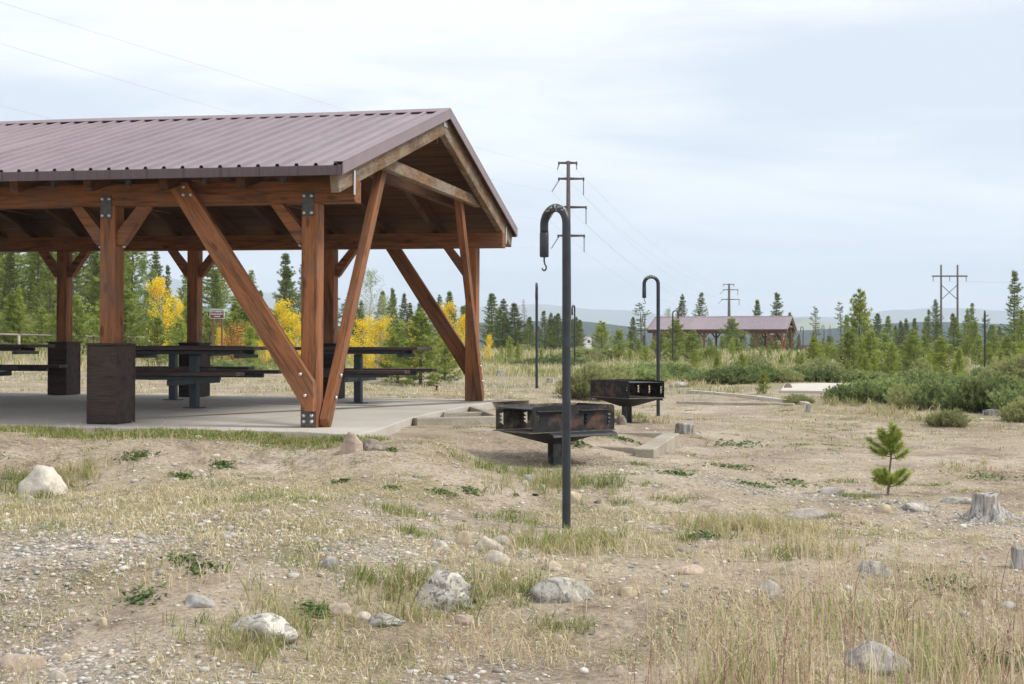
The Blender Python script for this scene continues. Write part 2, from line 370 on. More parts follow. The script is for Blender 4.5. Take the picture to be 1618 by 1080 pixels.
# ---------------------------------------------------------------- basic shapes
def box_me(name, sx, sy, sz, bev=.004, cut=None):
    bm = bmesh.new(); bmesh.ops.create_cube(bm, size=1.0)
    for v in bm.verts: v.co = Vector((v.co.x * sx, v.co.y * sy, v.co.z * sz))
    if bev: bmesh.ops.bevel(bm, geom=list(bm.edges), offset=bev, segments=1, affect='EDGES', profile=.5)
    me = bpy.data.meshes.new(name); bm.to_mesh(me); bm.free(); return me
def axes(p0, p1, up=Vector((0, 0, 1))):
    x = (Vector(p1) - Vector(p0)).normalized(); y = Vector(up).cross(x)
    if y.length < 1e-4: y = Vector((0, 1, 0))
    y.normalize(); z = x.cross(y)
    mw = Matrix((x, y, z)).transposed().to_4x4(); mw.translation = (Vector(p0) + Vector(p1)) / 2
    return mw
def timber(name, p0, p1, wy, hz, mat, parent, up=(0, 0, 1), bev=.005, skew=None):
    """beam with its length along local x; skew=(s0,s1) slides each end along x in proportion to local z"""
    L = (Vector(p1) - Vector(p0)).length
    me = box_me(name, L, wy, hz, bev)
    if skew:
        for v in me.vertices:
            s = skew[1] if v.co.x > 0 else skew[0]
            v.co.x += s * v.co.z
    return link(name, me, parent, mat, axes(p0, p1, Vector(up)))
def prism(name, poly, depth, axis_mw, mat, parent):
    """poly in local xz, extruded along local y by depth (centred)"""
    n = len(poly)
    V = [(x, -depth / 2, z) for x, z in poly] + [(x, depth / 2, z) for x, z in poly]
    Fc = [tuple(range(n)), tuple(range(2 * n - 1, n - 1, -1))] + [(i + n, (i + 1) % n + n, (i + 1) % n, i) for i in range(n)]
    me = bpy.data.meshes.new(name); me.from_pydata(V, [], Fc); me.update()
    bm = bmesh.new(); bm.from_mesh(me); bmesh.ops.recalc_face_normals(bm, faces=bm.faces); bm.to_mesh(me); bm.free()
    return link(name, me, parent, mat, axis_mw)
def tube_me(name, pts, rad, seg=12, caps=True, smooth_=True):
    pts = [Vector(p) for p in pts]; n = len(pts)
    rad = rad if isinstance(rad, (list, tuple)) else [rad] * n
    V = []; prev = None
    for i, p in enumerate(pts):
        t = (pts[min(i + 1, n - 1)] - pts[max(i - 1, 0)]).normalized()
        if prev is None:
            a = t.orthogonal().normalized()
        else:
            a = (prev - t * prev.dot(t)).normalized()
        prev = a; b = t.cross(a)
        for k in range(seg):
            an = 2 * math.pi * k / seg
            V.append(p + (a * math.cos(an) + b * math.sin(an)) * rad[i])
    Fc = []
    for i in range(n - 1):
        for k in range(seg):
            Fc.append((i * seg + k, i * seg + (k + 1) % seg, (i + 1) * seg + (k + 1) % seg, (i + 1) * seg + k))
    if caps:
        Fc.append(tuple(range(seg - 1, -1, -1))); Fc.append(tuple((n - 1) * seg + k for k in range(seg)))
    me = bpy.data.meshes.new(name); me.from_pydata([tuple(v) for v in V], [], Fc); me.update()
    if smooth_: me.polygons.foreach_set('use_smooth', [len(p.vertices) == 4 for p in me.polygons])
    return me
def join_me(name, parts):
    """parts: (mesh, Matrix, mat_index)"""
    bm = bmesh.new()
    for me, mw, mi in parts:
        t = me.copy(); t.transform(mw)
        nb = len(bm.faces); bm.from_mesh(t); bm.faces.ensure_lookup_table()
        for f in bm.faces[nb:]: f.material_index = mi
        bpy.data.meshes.remove(t)
    me = bpy.data.meshes.new(name); bm.to_mesh(me); bm.free(); return me
T = Matrix.Translation
def R(a, ax): return Matrix.Rotation(a, 4, ax)
BOLT_ME = tube_me('bolt', [(0, 0, 0), (0, 0, .012), (0, 0, .02), (0, 0, .024)], [.019, .019, .014, .004], 10)
BOLT_ME.materials.append(BOLT)
def bolt(parent, p, d):
    """bolt head on point p (in root coordinates of the parent's parent) facing d"""
    q = Vector((0, 0, 1)).rotation_difference(Vector(d)).to_matrix().to_4x4()
    return link('bolt', BOLT_ME, parent, None, ml(parent).inverted() @ (T(Vector(p)) @ q))

# ================================================================= PAVILION
PZ_E, SL, OV, GO, WID, BAY, NB = 2.53, .286, .63, .52, 6.75, 2.18, 5
HALF = WID / 2
A0, A1 = -(BAY * NB) - GO, GO
def zr(b):                                   # top of the roof over b
    bb = b if b <= HALF else WID - b
    return PZ_E + SL * (bb + OV)
def make_pavilion(loc, rotz, label):
    root = thing('picnic_pavilion', label, 'pavilion', loc, (0, 0, rotz), 'timber picnic pavilions with metal roofs')
    # posts -----------------------------------------------------------
    for row, (b, sgn) in enumerate(((0, -1), (WID, 1))):
        for i in range(NB + 1):
            a = -BAY * i
            end = i in (0, NB)
            po = timber('post', (a, b, 0.0), (a, b, 2.228), .165, .20, WOOD, root, up=(0, 1, 0))
            inv = ml(po).inverted()
            fb = b + sgn * .10
            pm = box_me('metal_plate', .12, .008, .24, .002)
            pl = link('metal_plate', pm, po, PLATE, inv @ T(Vector((a - .012, fb + sgn * .005, 2.215))))
            for dx in (-.038, .038):
                for dz in (-.085, .085): bolt(po, (a - .012 + dx, fb + sgn * .008, 2.215 + dz), (0, sgn, 0))
            if end:
                pm2 = box_me('base_plate', .14, .008, .15, .002)
                link('base_plate', pm2, po, PLATE, inv @ T(Vector((a, fb + sgn * .005, .085))))
                for dx in (-.04, .04):
                    for dz in (-.03, .03): bolt(po, (a + dx, fb + sgn * .008, .09 + dz), (0, sgn, 0))
            else:
                bm_ = bmesh.new()
                me = box_me('post_box', .31, .43, .80, .004)
                cap = box_me('cap', .34, .46, .022, .003)
                st = [(me, T(Vector((0, 0, .40))), 0), (cap, T(Vector((0, 0, .811))), 0)]
                for sx in (-1, 1):
                    for sy in (-1, 1): st.append((box_me('c', .03, .03, .79, .003), T(Vector((sx * .144, sy * .204, .396))), 0))
                bx = join_me('post_box', st)
                link('post_box', bx, po, PLANKB, inv @ T(Vector((a, b, .003))))
            # knee braces
            for sd in (-1, 1):
                if (i == 0 and sd > 0) or (i == NB and sd < 0): continue
                x0 = a + sd * .0825; x1 = a + sd * .43
                poly = [(x0, 1.83), (x0, 1.83 + .135), (x1 - sd * .125, 2.228), (x1, 2.228), (x0 + sd * .06, 1.83)]
                kb = prism('knee_brace', poly, .12, T(Vector((0, b, 0))), WOOD, root)
                # re-base so the grain follows the brace
                bolt(kb, (x0 + sd * .05, b + .0, 1.826), (0, 0, -1)); 
    for b in (0, WID):
        timber('eave_beam', (A0 + .05, b, 2.34), (A1 - .05, b, 2.34), .20, .22, WOOD, root)
    # long diagonal braces in the plane of each wall ----------------------
    for b, sgn in ((0, -1), (WID, 1)):
        for a0, sd in ((0, -1), (-BAY * NB, 1)):
            d = Vector((sd * 1.45, 0, 2.07)).normalized(); L = 2.62
            mw = Matrix((d, Vector((0, 1, 0)), d.cross(Vector((0, 1, 0))))).transposed().to_4x4()
            org = Vector((a0 - sd * .075, b + sgn * .146, .17)); mw.translation = org
            hi = mw.inverted()
            P = [(a0 - sd * .078, .165), (a0 - sd * .078, .46), (a0 + sd * 1.275, 2.449), (a0 + sd * 1.50, 2.449), (a0 + sd * 0.0, .165)]
            if sd > 0: P = P[::-1]
            poly = [((hi @ Vector((x, org.y, z))).x, (hi @ Vector((x, org.y, z))).z) for x, z in P]
            br = prism('diagonal_brace', poly, .088, mw, WOOD, root)
            for (x, z) in ((a0 + sd * .0, .32), (a0 + sd * .05, .53), (a0 + sd * 1.30, 2.40), (a0 + sd * 1.30, 2.32), (a0 + sd * 1.22, 2.32)):
                bolt(br, (x, b + sgn * .190, z), (0, sgn, 0))
    # props leaning in the gable plane, collar ties, rafters ----------------
    for a0, sd in ((0, 1), (-BAY * NB, -1)):
        for b, s2 in ((0, 1), (WID, -1)):
            pr = timber('leaning_prop', (a0 + sd * .135, b + s2 * .0, .01), (a0 + sd * .20, b + s2 * 1.66, 2.80), .09, .14, WOOD, root, up=(0, 1, 0), skew=(.6 * s2 * -1, 0))
            for t in (.10, .18): 
                p = Vector((a0 + sd * .135, b, .01)).lerp(Vector((a0 + sd * .20, b + s2 * 1.66, 2.80)), t)
                bolt(pr, p + Vector((sd * .047, 0, 0)), (sd, 0, 0))
        timber('collar_tie', (a0 + sd * .30, 1.15, 2.80), (a0 + sd * .30, WID - 1.15, 2.80), .09, .135, WOOD_W, root, skew=(2.6, -2.6))
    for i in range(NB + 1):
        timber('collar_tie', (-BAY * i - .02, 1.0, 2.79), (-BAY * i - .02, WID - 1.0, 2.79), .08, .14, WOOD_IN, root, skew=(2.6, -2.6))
    dz = .05
    def rafter(a, w, h, mat, tail, name='rafter', dzz=dz):
        for s in (0, 1):
            b0, b1 = -tail, HALF - (.003)
            z0, z1 = zr(b0) - dzz - h / 2, zr(b1) - dzz - h / 2
            if s: b0, b1 = WID - b0, WID - b1
            sk = SL if not s else SL
            timber(name, (a, b0, z0), (a, b1, z1), w, h * .962, mat, root, skew=(0, SL))
    n = 15
    for k in range(n):
        a = -BAY * NB - .25 + k * (BAY * NB + .5) / (n - 1) - .0
        if k in (0, n - 1): continue
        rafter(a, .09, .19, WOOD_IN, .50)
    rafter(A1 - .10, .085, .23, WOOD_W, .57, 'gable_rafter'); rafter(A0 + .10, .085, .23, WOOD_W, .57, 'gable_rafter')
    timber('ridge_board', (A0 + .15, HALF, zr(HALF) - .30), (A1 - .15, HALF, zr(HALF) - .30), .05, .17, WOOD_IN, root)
    # clips between rafters (dark straps)
    for k in range(n - 1):
        a = -BAY * NB - .25 + (k + .5) * (BAY * NB + .5) / (n - 1)
        link('rafter_clip', box_me('rafter_clip', .045, .05, .07, .003), root, PLATE, T(Vector((a, -.42, 2.425))))
    for a, sd in ((A1, 1), (A0, -1)):
        for b, s2 in ((-.12, -1), (WID + .12, 1)):
            st = link('metal_strap', box_me('metal_strap', .008, .05, .24, .002), root, BOLT, T(Vector((a - sd * .046, b, 2.42))))
        st = link('metal_strap', box_me('metal_strap', .008, .16, .06, .002), root, BOLT, T(Vector((a - sd * .05, HALF, zr(HALF) - .16))))
    # roof deck ----------------------------------------------------------
    for s in (0, 1):
        e = -OV + .03; bb = [e, HALF]
        zz = [zr(e) - .012, zr(HALF) - .012]
        if s: bb = [WID - e, HALF]
        sg = 1 if not s else -1
        V = []
        for a in (A0 + .03, A1 - .03):
            for b_, z_ in zip(bb, zz): V += [(a, b_, z_), (a, b_, z_ - .035)]
        Fc = [(0, 2, 6, 4), (1, 5, 7, 3), (0, 1, 3, 2), (4, 6, 7, 5), (0, 4, 5, 1), (2, 3, 7, 6)]
        me = bpy.data.meshes.new('roof_boards'); me.from_pydata(V, [], Fc)
        link('roof_boards', me, root, DECK)
        # ribbed metal
        prof = []; a = A0
        while a < A1 - .01:
            prof += [(a, 0), (a + .148, 0), (a + .158, .026), (a + .185, .026)]; a += .195
        prof = [p for p in prof if p[0] <= A1 - .004] + [(A1, 0)]
        rows = [-OV, 1.0, 2.2, HALF - .01]
        V = []; np_ = len(prof)
        for up in (0, -.006):
            for b_ in rows:
                for (x, h) in prof: V.append((x, (WID - b_) if s else b_, zr(b_) + h + up))
        Fc = []
        nr = len(rows)
        for r in range(nr - 1):
            for k in range(np_ - 1):
                q = (r * np_ + k, r * np_ + k + 1, (r + 1) * np_ + k + 1, (r + 1) * np_ + k)
                q2 = tuple(x + nr * np_ for x in q)
                Fc.append(q if not s else q[::-1]); Fc.append(q2[::-1] if not s else q2)
        for k in range(np_ - 1):
            Fc.append((k + 1, k, k + nr * np_, k + 1 + nr * np_))
        nmain = len(Fc)
        # screws in rows beside each rib
        for r_, b_ in enumerate((-.45, .25, .95, 1.65, 2.35, 3.05)):
            a = A0 + .14 + (.0 if r_ % 2 else .0)
            while a < A1 - .05:
                o = len(V); h = .014; w = .011; yy = b_ if not s else WID - b_
                for dx, dy in ((-w, -w), (w, -w), (w, w), (-w, w)): V.append((a + dx, yy + dy, zr(b_) + .0))
                for dx, dy in ((-w, -w), (w, -w), (w, w), (-w, w)): V.append((a + dx * .7, yy + dy * .7, zr(b_) + h))
                Fc += [(o + 4, o + 5, o + 6, o + 7), (o, o + 1, o + 5, o + 4), (o + 1, o + 2, o + 6, o + 5), (o + 2, o + 3, o + 7, o + 6), (o + 3, o, o + 4, o + 7)]
                a += .39
        me = bpy.data.meshes.new('roof_sheet'); me.from_pydata(V, [], Fc); me.materials.append(ROOF); me.materials.append(SCREW)
        for p in me.polygons[nmain:]: p.material_index = 1
        link('roof_sheet', me, root)
        # eave drip trim
        yb = -OV - .006 if not s else WID + OV + .006
        e = link('eave_trim', box_me('eave_trim', A1 - A0 - .01, .012, .092, .003), root, TRIM, T(Vector(((A0 + A1) / 2, yb, PZ_E - .050))))
        # vertical seams on the trim
        seams = [(box_me('seam', .006, .004, .088, 0), T(Vector((x, -.008 if not s else .008, 0))), 0) for x in np.arange(-(A1 - A0) / 2 + .19, (A1 - A0) / 2, .39)]
        link('trim_seam', join_me('trim_seam', seams), e, SCREW)
        # rake trim at both gables
        for aa, sd in ((A1, 1), (A0, -1)):
            b0, b1 = -OV - .01, HALF - .002
            z0, z1 = zr(b0) - .03, zr(b1) - .03
            if s: b0, b1 = WID - b0, WID - b1
            timber('rake_trim', (aa + sd * .008, b0, z0), (aa + sd * .008, b1, z1), .014, .11, RAKE, root, bev=.002, skew=(SL, SL))
            timber('rake_cap', (aa - sd * .035, b0, z0 + .064), (aa - sd * .035, b1, z1 + .064), .10, .008, RAKE, root, bev=.001)
    # ridge cap
    V = []
    for a in np.linspace(A0 - .01, A1 + .012, 30):
        w = .006 * math.sin(a * 1.1)
        for b_, dz_ in ((HALF - .17, .026), (HALF, .040), (HALF + .17, .026)): V.append((a, b_, zr(b_) + dz_ + w))
    k = len(V)
    V += [(x, y, z - .007) for x, y, z in V]
    Fc = []
    for r in range(29):
        for c in (0, 1):
            q = (r * 3 + c, r * 3 + 3 + c, r * 3 + 4 + c, r * 3 + 1 + c)
            Fc += [q, tuple(x + k for x in q[::-1])]
        Fc += [(r * 3, r * 3 + k, r * 3 + 3 + k, r * 3 + 3), (r * 3 + 2, r * 3 + 5, r * 3 + 5 + k, r * 3 + 2 + k)]
    Fc += [(0, 1, 1 + k, k), (1, 2, 2 + k, 1 + k)]
    e = 29 * 3
    Fc += [(e + 1, e, e + k, e + 1 + k), (e + 2, e + 1, e + 1 + k, e + 2 + k)]
    me = bpy.data.meshes.new('ridge_cap'); me.from_pydata(V, [], Fc); link('ridge_cap', me, root, RAKE)
    return root
pavilion = make_pavilion((B0[0], B0[1], 0), -TH, 'large open timber picnic shelter with plum metal roof, filling the left of the picture')
pavilion.rotation_euler = (0, TILT, -TH)
bpy.context.view_layer.update()
p2 = copy_tree(pavilion)
p2.location = (22.6, 119, -.47); p2.rotation_euler = (0, 0, -math.radians(16.8))
tag(p2, 'distant open timber shelter with plum metal roof rising behind young pines')

# slab of the near pavilion -------------------------------------------
def slab(name, poly, top, thick, mat, label=None):
    """poly world xy list; top(x,y) -> z"""
    n = len(poly)
    bm = bmesh.new()
    vt = [bm.verts.new((x, y, top(x, y))) for x, y in poly]
    f = bm.faces.new(vt)
    r = bmesh.ops.extrude_face_region(bm, geom=[f]); vs = [e for e in r['geom'] if isinstance(e, bmesh.types.BMVert)]
    for v in vs: v.co.z -= thick
    bmesh.ops.recalc_face_normals(bm, faces=bm.faces)
    ed = [e for e in bm.edges if all(abs(v.co.z - top(v.co.x, v.co.y)) < 1e-4 for v in e.verts)]
    bmesh.ops.bevel(bm, geom=ed, offset=.012, segments=2, affect='EDGES', profile=.5)
    me = bpy.data.meshes.new(name); bm.to_mesh(me); bm.free()
    o = link(name, me, None, mat); o['kind'] = 'structure'; return o
def on_slab(u, v):
    Y = 14.0
    for _ in range(20):
        X = (u - CX) / F * Y; a, b = pav_inv(X, Y); z = -TILT * a
        Y = (CZ - z) * F / (v - HZ)
    return (X, Y)
edge = [on_slab(u, v) for u, v in ((470, 681), (520, 684), (567, 685), (594, 679), (622, 669), (650, 659), (690, 650), (733, 642), (783, 634), (800, 630.5))]
edge = edge + [pav(.75, 7.25), pav(-12, 7.25), pav(-12, -.62), pav(-3, -.60), pav(-1.2, -.60)]
slab('concrete_pad', edge, lambda x, y: -TILT * pav_inv(x, y)[0] - .001, .22, CONC)
pp = [(-11.6, -.6), (1.0, -.6), (1.0, 7.3), (-11.6, 7.3)]
c2, s2_ = math.cos(-math.radians(16.8)), math.sin(-math.radians(16.8))
slab('concrete_pad', [(22.6 + c2 * a - s2_ * b, 119 + s2_ * a + c2 * b) for a, b in pp], lambda x, y: -.471, .3, CONC)

# ================================================================= TABLES
def make_table(label):
    root = thing('picnic_table', label, 'picnic table', group='pedestal picnic tables under the pavilion')
    for k, dy in enumerate((-.255, 0, .255)):
        link('top_plank', box_me('top_plank', 1.92, .245, .045, .005), root, TABLEW, T(Vector((0, dy, .7575))))
    for s in (-1, 1):
        for j, dy in enumerate((-.066, .066)):
            link('seat_plank', box_me('seat_plank', 1.83, .125, .045, .005), root, TABLEW, T(Vector((0, s * .69 + dy, .4475))))
        link('seat_bar', box_me('seat_bar', 1.30, .07, .05, .006), root, STEEL, T(Vector((0, s * .69, .398))))
        link('top_bar', box_me('top_bar', 1.45, .06, .05, .006), root, STEEL, T(Vector((0, s * .20, .708))))
    for x in (-.70, .70):
        link('top_arm', box_me('top_arm', .075, .62, .045, .006), root, STEEL, T(Vector((x, 0, .659))))
    link('seat_arm', box_me('seat_arm', .075, 1.44, .07, .006), root, STEEL, T(Vector((0, 0, .337))))
    link('pedestal', box_me('pedestal', .105, .105, .68, .01), root, STEEL, T(Vector((0, 0, .340))))
    link('foot_plate', box_me('foot_plate', .22, .22, .012, .003), root, PLATE, T(Vector((0, 0, .006))))
    return root
tb = make_table('dark brown pedestal table right of the boxed front post, nearest of the tables')
TABS = [(-2.80, 3.36, None), (-1.31, 5.45, 'dark brown pedestal table at the open gable end, seen behind the leaning prop'),
        (-4.12, 5.52, 'dark brown pedestal table at the back of the shelter, behind the nearest one'),
        (-7.15, 5.5, 'dark brown pedestal table cut off by the left edge of the picture'), (-9.6, 3.3, 'dark brown pedestal table at the far left end of the shelter')]
for i, (a, b, lb) in enumerate(TABS[:4]):
    o = tb if i == 0 else copy_tree(tb)
    x, y = pav(a, b); o.location = (x, y, -TILT * a + .0); o.rotation_euler = (0, 0, -TH)
    if lb: tag(o, lb)
# tables under the far pavilion
for k, (a, b, lb) in enumerate(((-3.2, 1.4, 'dark pedestal table in the distant shelter, right of its tall pine'), (-8.6, 1.4, 'dark pedestal table in the distant shelter, left of its tall pine'))):
    o = copy_tree(tb); o.location = (22.6 + c2 * a - s2_ * b, 119 + s2_ * a + c2 * b, -.47); o.rotation_euler = (0, 0, -math.radians(16.8)); tag(o, lb)

# ================================================================= HOOK POLES
def make_pole(label):
    root = thing('lantern_pole', label, 'lantern pole', group='steel lantern poles with hooked tops')
    H, rr, r = 2.31, .119, .0305
    pts = [(0, 0, z) for z in np.linspace(-.15, H - rr, 12)]
    pts += [(-rr + rr * math.cos(t), 0, H - rr + rr * math.sin(t)) for t in np.linspace(0, math.pi, 18)[1:]]
    pts += [(-2 * rr, 0, H - rr - d) for d in (.03, .06)]
    link('shaft', tube_me('shaft', pts, r, 18), root, POLE)
    e0 = H - rr - .055
    link('end_sleeve', tube_me('end_sleeve', [(-2 * rr, 0, e0), (-2 * rr, 0, e0 - .005), (-2 * rr, 0, e0 - .17), (-2 * rr, 0, e0 - .178)], [r * .98, r * 1.09, r * 1.09, r * .95], 18), root, POLE)
    z = e0 - .178
    hk = [(-2 * rr, 0, z + .005), (-2 * rr, 0, z - .03)] + [(-2 * rr + .008 + -.0 + .022 * math.sin(t) - .008, 0, z - .055 - .02 + .022 * math.cos(t) + .0) for t in np.linspace(.4, math.pi * 1.45, 12)]
    link('hook', tube_me('hook', hk, .006, 8), root, POLE)
    return root
pl0 = make_pole('black steel hooked lantern pole in front of the near grill, tallest in the picture')
POLES = [(895, 835, 10.2, -2.45, 1.0, None), (1040, 657, 23.6, 3.35, 1, 'black hooked lantern pole beside the second grill'),
         (848, 613, 31.5, 1.55, 1, 'straight looking black lantern pole seen edge-on, left of the big foreground pole'),
         (908, 582, 52, .55, 1, 'thin black hooked lantern pole just right of the big foreground pole'),
         (1063, 573, 63, math.pi, 1, 'black hooked lantern pole among the bushy pines in front of the distant shelter'),
         (1019, 549, 105, .5, 1, 'tiny dark lantern pole at the left end of the distant shelter'),
         (1556, 604, 46, 1.5, 1, 'straight black lantern pole behind the junipers at the right edge'),
         (1269, 560, 118, .4, 1, 'small dark lantern pole just right of the distant shelter'),
         (1302, 558, 118, .6, 1, 'small dark lantern pole among pines, second right of the distant shelter')]
for i, (u, v, Y, rz, sc, lb) in enumerate(POLES):
    o = pl0 if i == 0 else copy_tree(pl0)
    X = (u - CX) / F * Y; zz = CZ - (v - HZ) / F * Y
    o.location = (X, Y, max(zz, g1(X, Y) - .12)); 
    if i == 0: o.rotation_euler = (0, 0, -.86)
    elif i == 1: o.rotation_euler = (0, 0, .15)
    elif i == 2: o.rotation_euler = (0, 0, math.pi / 2 - .02)
    elif i == 3: o.rotation_euler = (0, 0, 1.15)
    elif i == 4: o.rotation_euler = (0, 0, math.pi)
    elif i == 6: o.rotation_euler = (0, 0, math.pi / 2 - .31)
    else: o.rotation_euler = (0, 0, rz)
    if lb: tag(o, lb)

# ================================================================= GRILLS
def slot_poly(cx, z0, flip):
    """zigzag adjustment slot outline, ccw, in x,z"""
    s = -1 if flip else 1
    L = []; h = .036
    for k in range(3):
        z = z0 + k * h
        L += [(cx + s * .000, z), (cx + s * .032, z + h * .55)]
    pts = [(cx - s * .014, z0 - .012)]
    for k in range(3):
        z = z0 + k * h
        pts += [(cx + s * .008, z + .002), (cx + s * .034, z + h * .62), (cx + s * .026, z + h * .86), (cx + s * .010, z + h * .74)]
    pts += [(cx + s * .002, z0 + 3 * h), (cx - s * .012, z0 + 3 * h)]
    return pts
def wall_me(name, L, H, slots, th=.006, rc=.03):
    """steel plate in xz with real slot holes, rounded top corners"""
    out = [(0, 0), (L, 0), (L, H - rc)] + [(L - rc + rc * math.cos(t), H - rc + rc * math.sin(t)) for t in (.4, .8, 1.2, math.pi / 2)] + \
          [(rc + rc * math.cos(t), H - rc + rc * math.sin(t)) for t in (math.pi / 2, 1.95, 2.35, 2.75)] + [(0, H - rc)]
    from mathutils.geometry import delaunay_2d_cdt
    V = [Vector(p) for p in out]; E = [(i, (i + 1) % len(out)) for i in range(len(out))]
    holes = []
    for sp in slots:
        o = len(V); V += [Vector(p) for p in sp]; E += [(o + i, o + (i + 1) % len(sp)) for i in range(len(sp))]; holes.append(sp)
    v2, e2, f2, *_ = delaunay_2d_cdt(V, E, [], 1, 1e-6)
    def inside(p, poly):
        c = False; n = len(poly); j = n - 1
        for i in range(n):
            if (poly[i][1] > p[1]) != (poly[j][1] > p[1]) and p[0] < (poly[j][0] - poly[i][0]) * (p[1] - poly[i][1]) / (poly[j][1] - poly[i][1]) + poly[i][0]: c = not c
            j = i
        return c
    bm = bmesh.new(); bv = [bm.verts.new((p.x, 0, p.y)) for p in v2]
    for f in f2:
        c = sum((v2[i] for i in f), Vector((0, 0))) / len(f)
        if inside(c, out) and not any(inside(c, h) for h in holes): bm.faces.new([bv[i] for i in f])
    r = bmesh.ops.extrude_face_region(bm, geom=list(bm.faces))
    for g in r['geom']:
        if isinstance(g, bmesh.types.BMVert): g.co.y += th
    bmesh.ops.recalc_face_normals(bm, faces=bm.faces)
    me = bpy.data.meshes.new(name); bm.to_mesh(me); bm.free(); return me
def make_grill(label, zpost):
    root = thing('park_grill', label, 'grill', group='steel park grills on posts')
    Lx, Ly, H, z0 = .60, .98, .238, .60           # x = open front side, y = long solid sides
    zb = z0 - .255
    slx = [slot_poly(.065, .055, False), slot_poly(.21, .055, False), slot_poly(Lx - .21, .055, True), slot_poly(Lx - .065, .055, True)]
    sly = [slot_poly(.075, .055, True), slot_poly(.36, .055, True), slot_poly(Ly - .36, .055, False), slot_poly(Ly - .075, .055, False)]
    wy = wall_me('side_wall', Ly, H, sly)
    wx = wall_me('back_wall', Lx, H, slx)
    # origin: centre of the box; front (open) faces -y side? open side spans x at y=-Ly/2
    mw = T(Vector((Lx / 2, -Ly / 2, z0))) @ R(math.pi / 2, 'Z')
    link('side_wall', wy, root, FIRE, mw)
    mw = T(Vector((-Lx / 2 + .006, -Ly / 2, z0))) @ R(math.pi / 2, 'Z')
    link('side_wall', wy.copy(), root, None, mw).data.materials[0] = DUSTY_PALED
    link('back_wall', wx, root, SOOT, T(Vector((-Lx / 2, Ly / 2 - .007, z0))))
    # tray floor with bent lips
    fl = [(box_me('f', Lx + .01, Ly + .05, .008, .001), T(Vector((0, -.012, z0 - .006))), 0),
          (box_me('f', .10, Ly * .78, .008, .001), T(Vector((Lx / 2 + .045, .06, z0 - .018))) @ R(.16, 'Y'), 1),
          (box_me('f', .03, Ly * .78, .008, .001), T(Vector((Lx / 2 + .098, .06, z0 - .038))) @ R(.9, 'Y'), 1)]
    # loose ash
    link('tray', join_me('tray', fl), root, [ASH, SOOT])
    # V shaped pan
    hx, hy, d = Lx / 2 - .01, Ly / 2 - .01, .135
    V = [(-hx, -hy, z0 - .012), (hx, -hy, z0 - .012), (hx, hy, z0 - .012), (-hx, hy, z0 - .012), (-.07, -.07, z0 - d), (.07, -.07, z0 - d), (.07, .07, z0 - d), (-.07, .07, z0 - d)]
    Fc = [(3, 2, 1, 0), (4, 5, 6, 7), (0, 1, 5, 4), (1, 2, 6, 5), (2, 3, 7, 6), (3, 0, 4, 7)]
    me = bpy.data.meshes.new('support_pan'); me.from_pydata(V, [], Fc); link('support_pan', me, root, SOOT)
    # post: channel section
    Lp = z0 - d + .12 + zpost
    ps = [(box_me('p', .012, .11, Lp, .002), T(Vector((-.045, 0, z0 - d - Lp / 2 + .01))), 0), (box_me('p', .012, .11, Lp, .002), T(Vector((.045, 0, z0 - d - Lp / 2 + .01))), 0),
          (box_me('p', .078, .012, Lp, .002), T(Vector((0, .0, z0 - d - Lp / 2 + .01))), 0)]
    link('grill_post', join_me('grill_post', ps), root, WORNP)
    # cooking grates : plate + bars
    gp = [(box_me('g', Lx - .03, Ly * .47, .007, .001), T(Vector((0, -Ly * .25, z0 + .212))), 0)]
    for k in range(15):
        gp.append((tube_me('g', [(-Lx / 2 + .02, 0, 0), (Lx / 2 - .02, 0, 0)], .006, 6), T(Vector((0, .03 + k * .029, z0 + .212))), 0))
    for x in (-Lx / 2 + .02, Lx / 2 - .02): gp.append((box_me('g', .012, Ly * .46, .012, .001), T(Vector((x, Ly * .245, z0 + .212))), 0))
    gp.append((box_me('g', Lx - .02, .03, .03, .003), T(Vector((0, Ly * .485, z0 + .20))), 0))
    link('cooking_grate', join_me('cooking_grate', gp), root, SOOT)
    # handles on the rim
    for y in (-.27, .24):
        link('grate_flange', box_me('grate_flange', .03, .36, .010, .003), root, SOOT, T(Vector((Lx / 2 + .018, y, z0 + .192))))
    return root
def put_grill(o, u, Z, dyrim, phi_front):
    pass
g_1 = make_grill('large rusty steel park grill on a post behind the tall foreground pole, nearest', .2)
# near corner of grill 1 at (840.5, y 683 bottom); solid side runs right, open front runs left
def corner_place(o, u, Y, zbot, mode, phi):
    Lx, Ly, z0 = .60, .98, .60
    cx = (u - CX) / F * Y
    if mode == 0:      # solid side (+x side, length Ly) runs to the right-back, open front (-y side) to the left-back
        # local corner (Lx/2, -Ly/2); local +y -> (cos phi, sin phi); local -x -> (-sin phi, cos phi)
        yv = Vector((math.cos(phi), math.sin(phi))); xv = Vector((math.sin(phi), -math.cos(phi)))
        lc = xv * (Lx / 2) + yv * (-Ly / 2)
    else:              # solid side (-x side) runs left-back; open front runs right-back
        xv = Vector((math.cos(phi), math.sin(phi))); yv = Vector((-math.sin(phi), math.cos(phi)))
        lc = xv * (-Lx / 2) + yv * (-Ly / 2)
    o.rotation_euler = (0, 0, math.atan2(xv.y, xv.x))
    o.location = (cx - lc.x, Y - lc.y, zbot - z0)
corner_place(g_1, 841, 13.2, .005, 0, math.radians(35))
g_2 = copy_tree(g_1); tag(g_2, 'farther sooty steel park grill, open side to the right, beside a hooked pole')
for ch in g_2.children:
    if ch.data and ch.data.materials and ch.data.materials[0] == DUSTY_PALED: ch.material_slots[0].link = 'OBJECT'; ch.material_slots[0].material = FIRE
corner_place(g_2, 994, 19.7, .076, 1, math.radians(30))

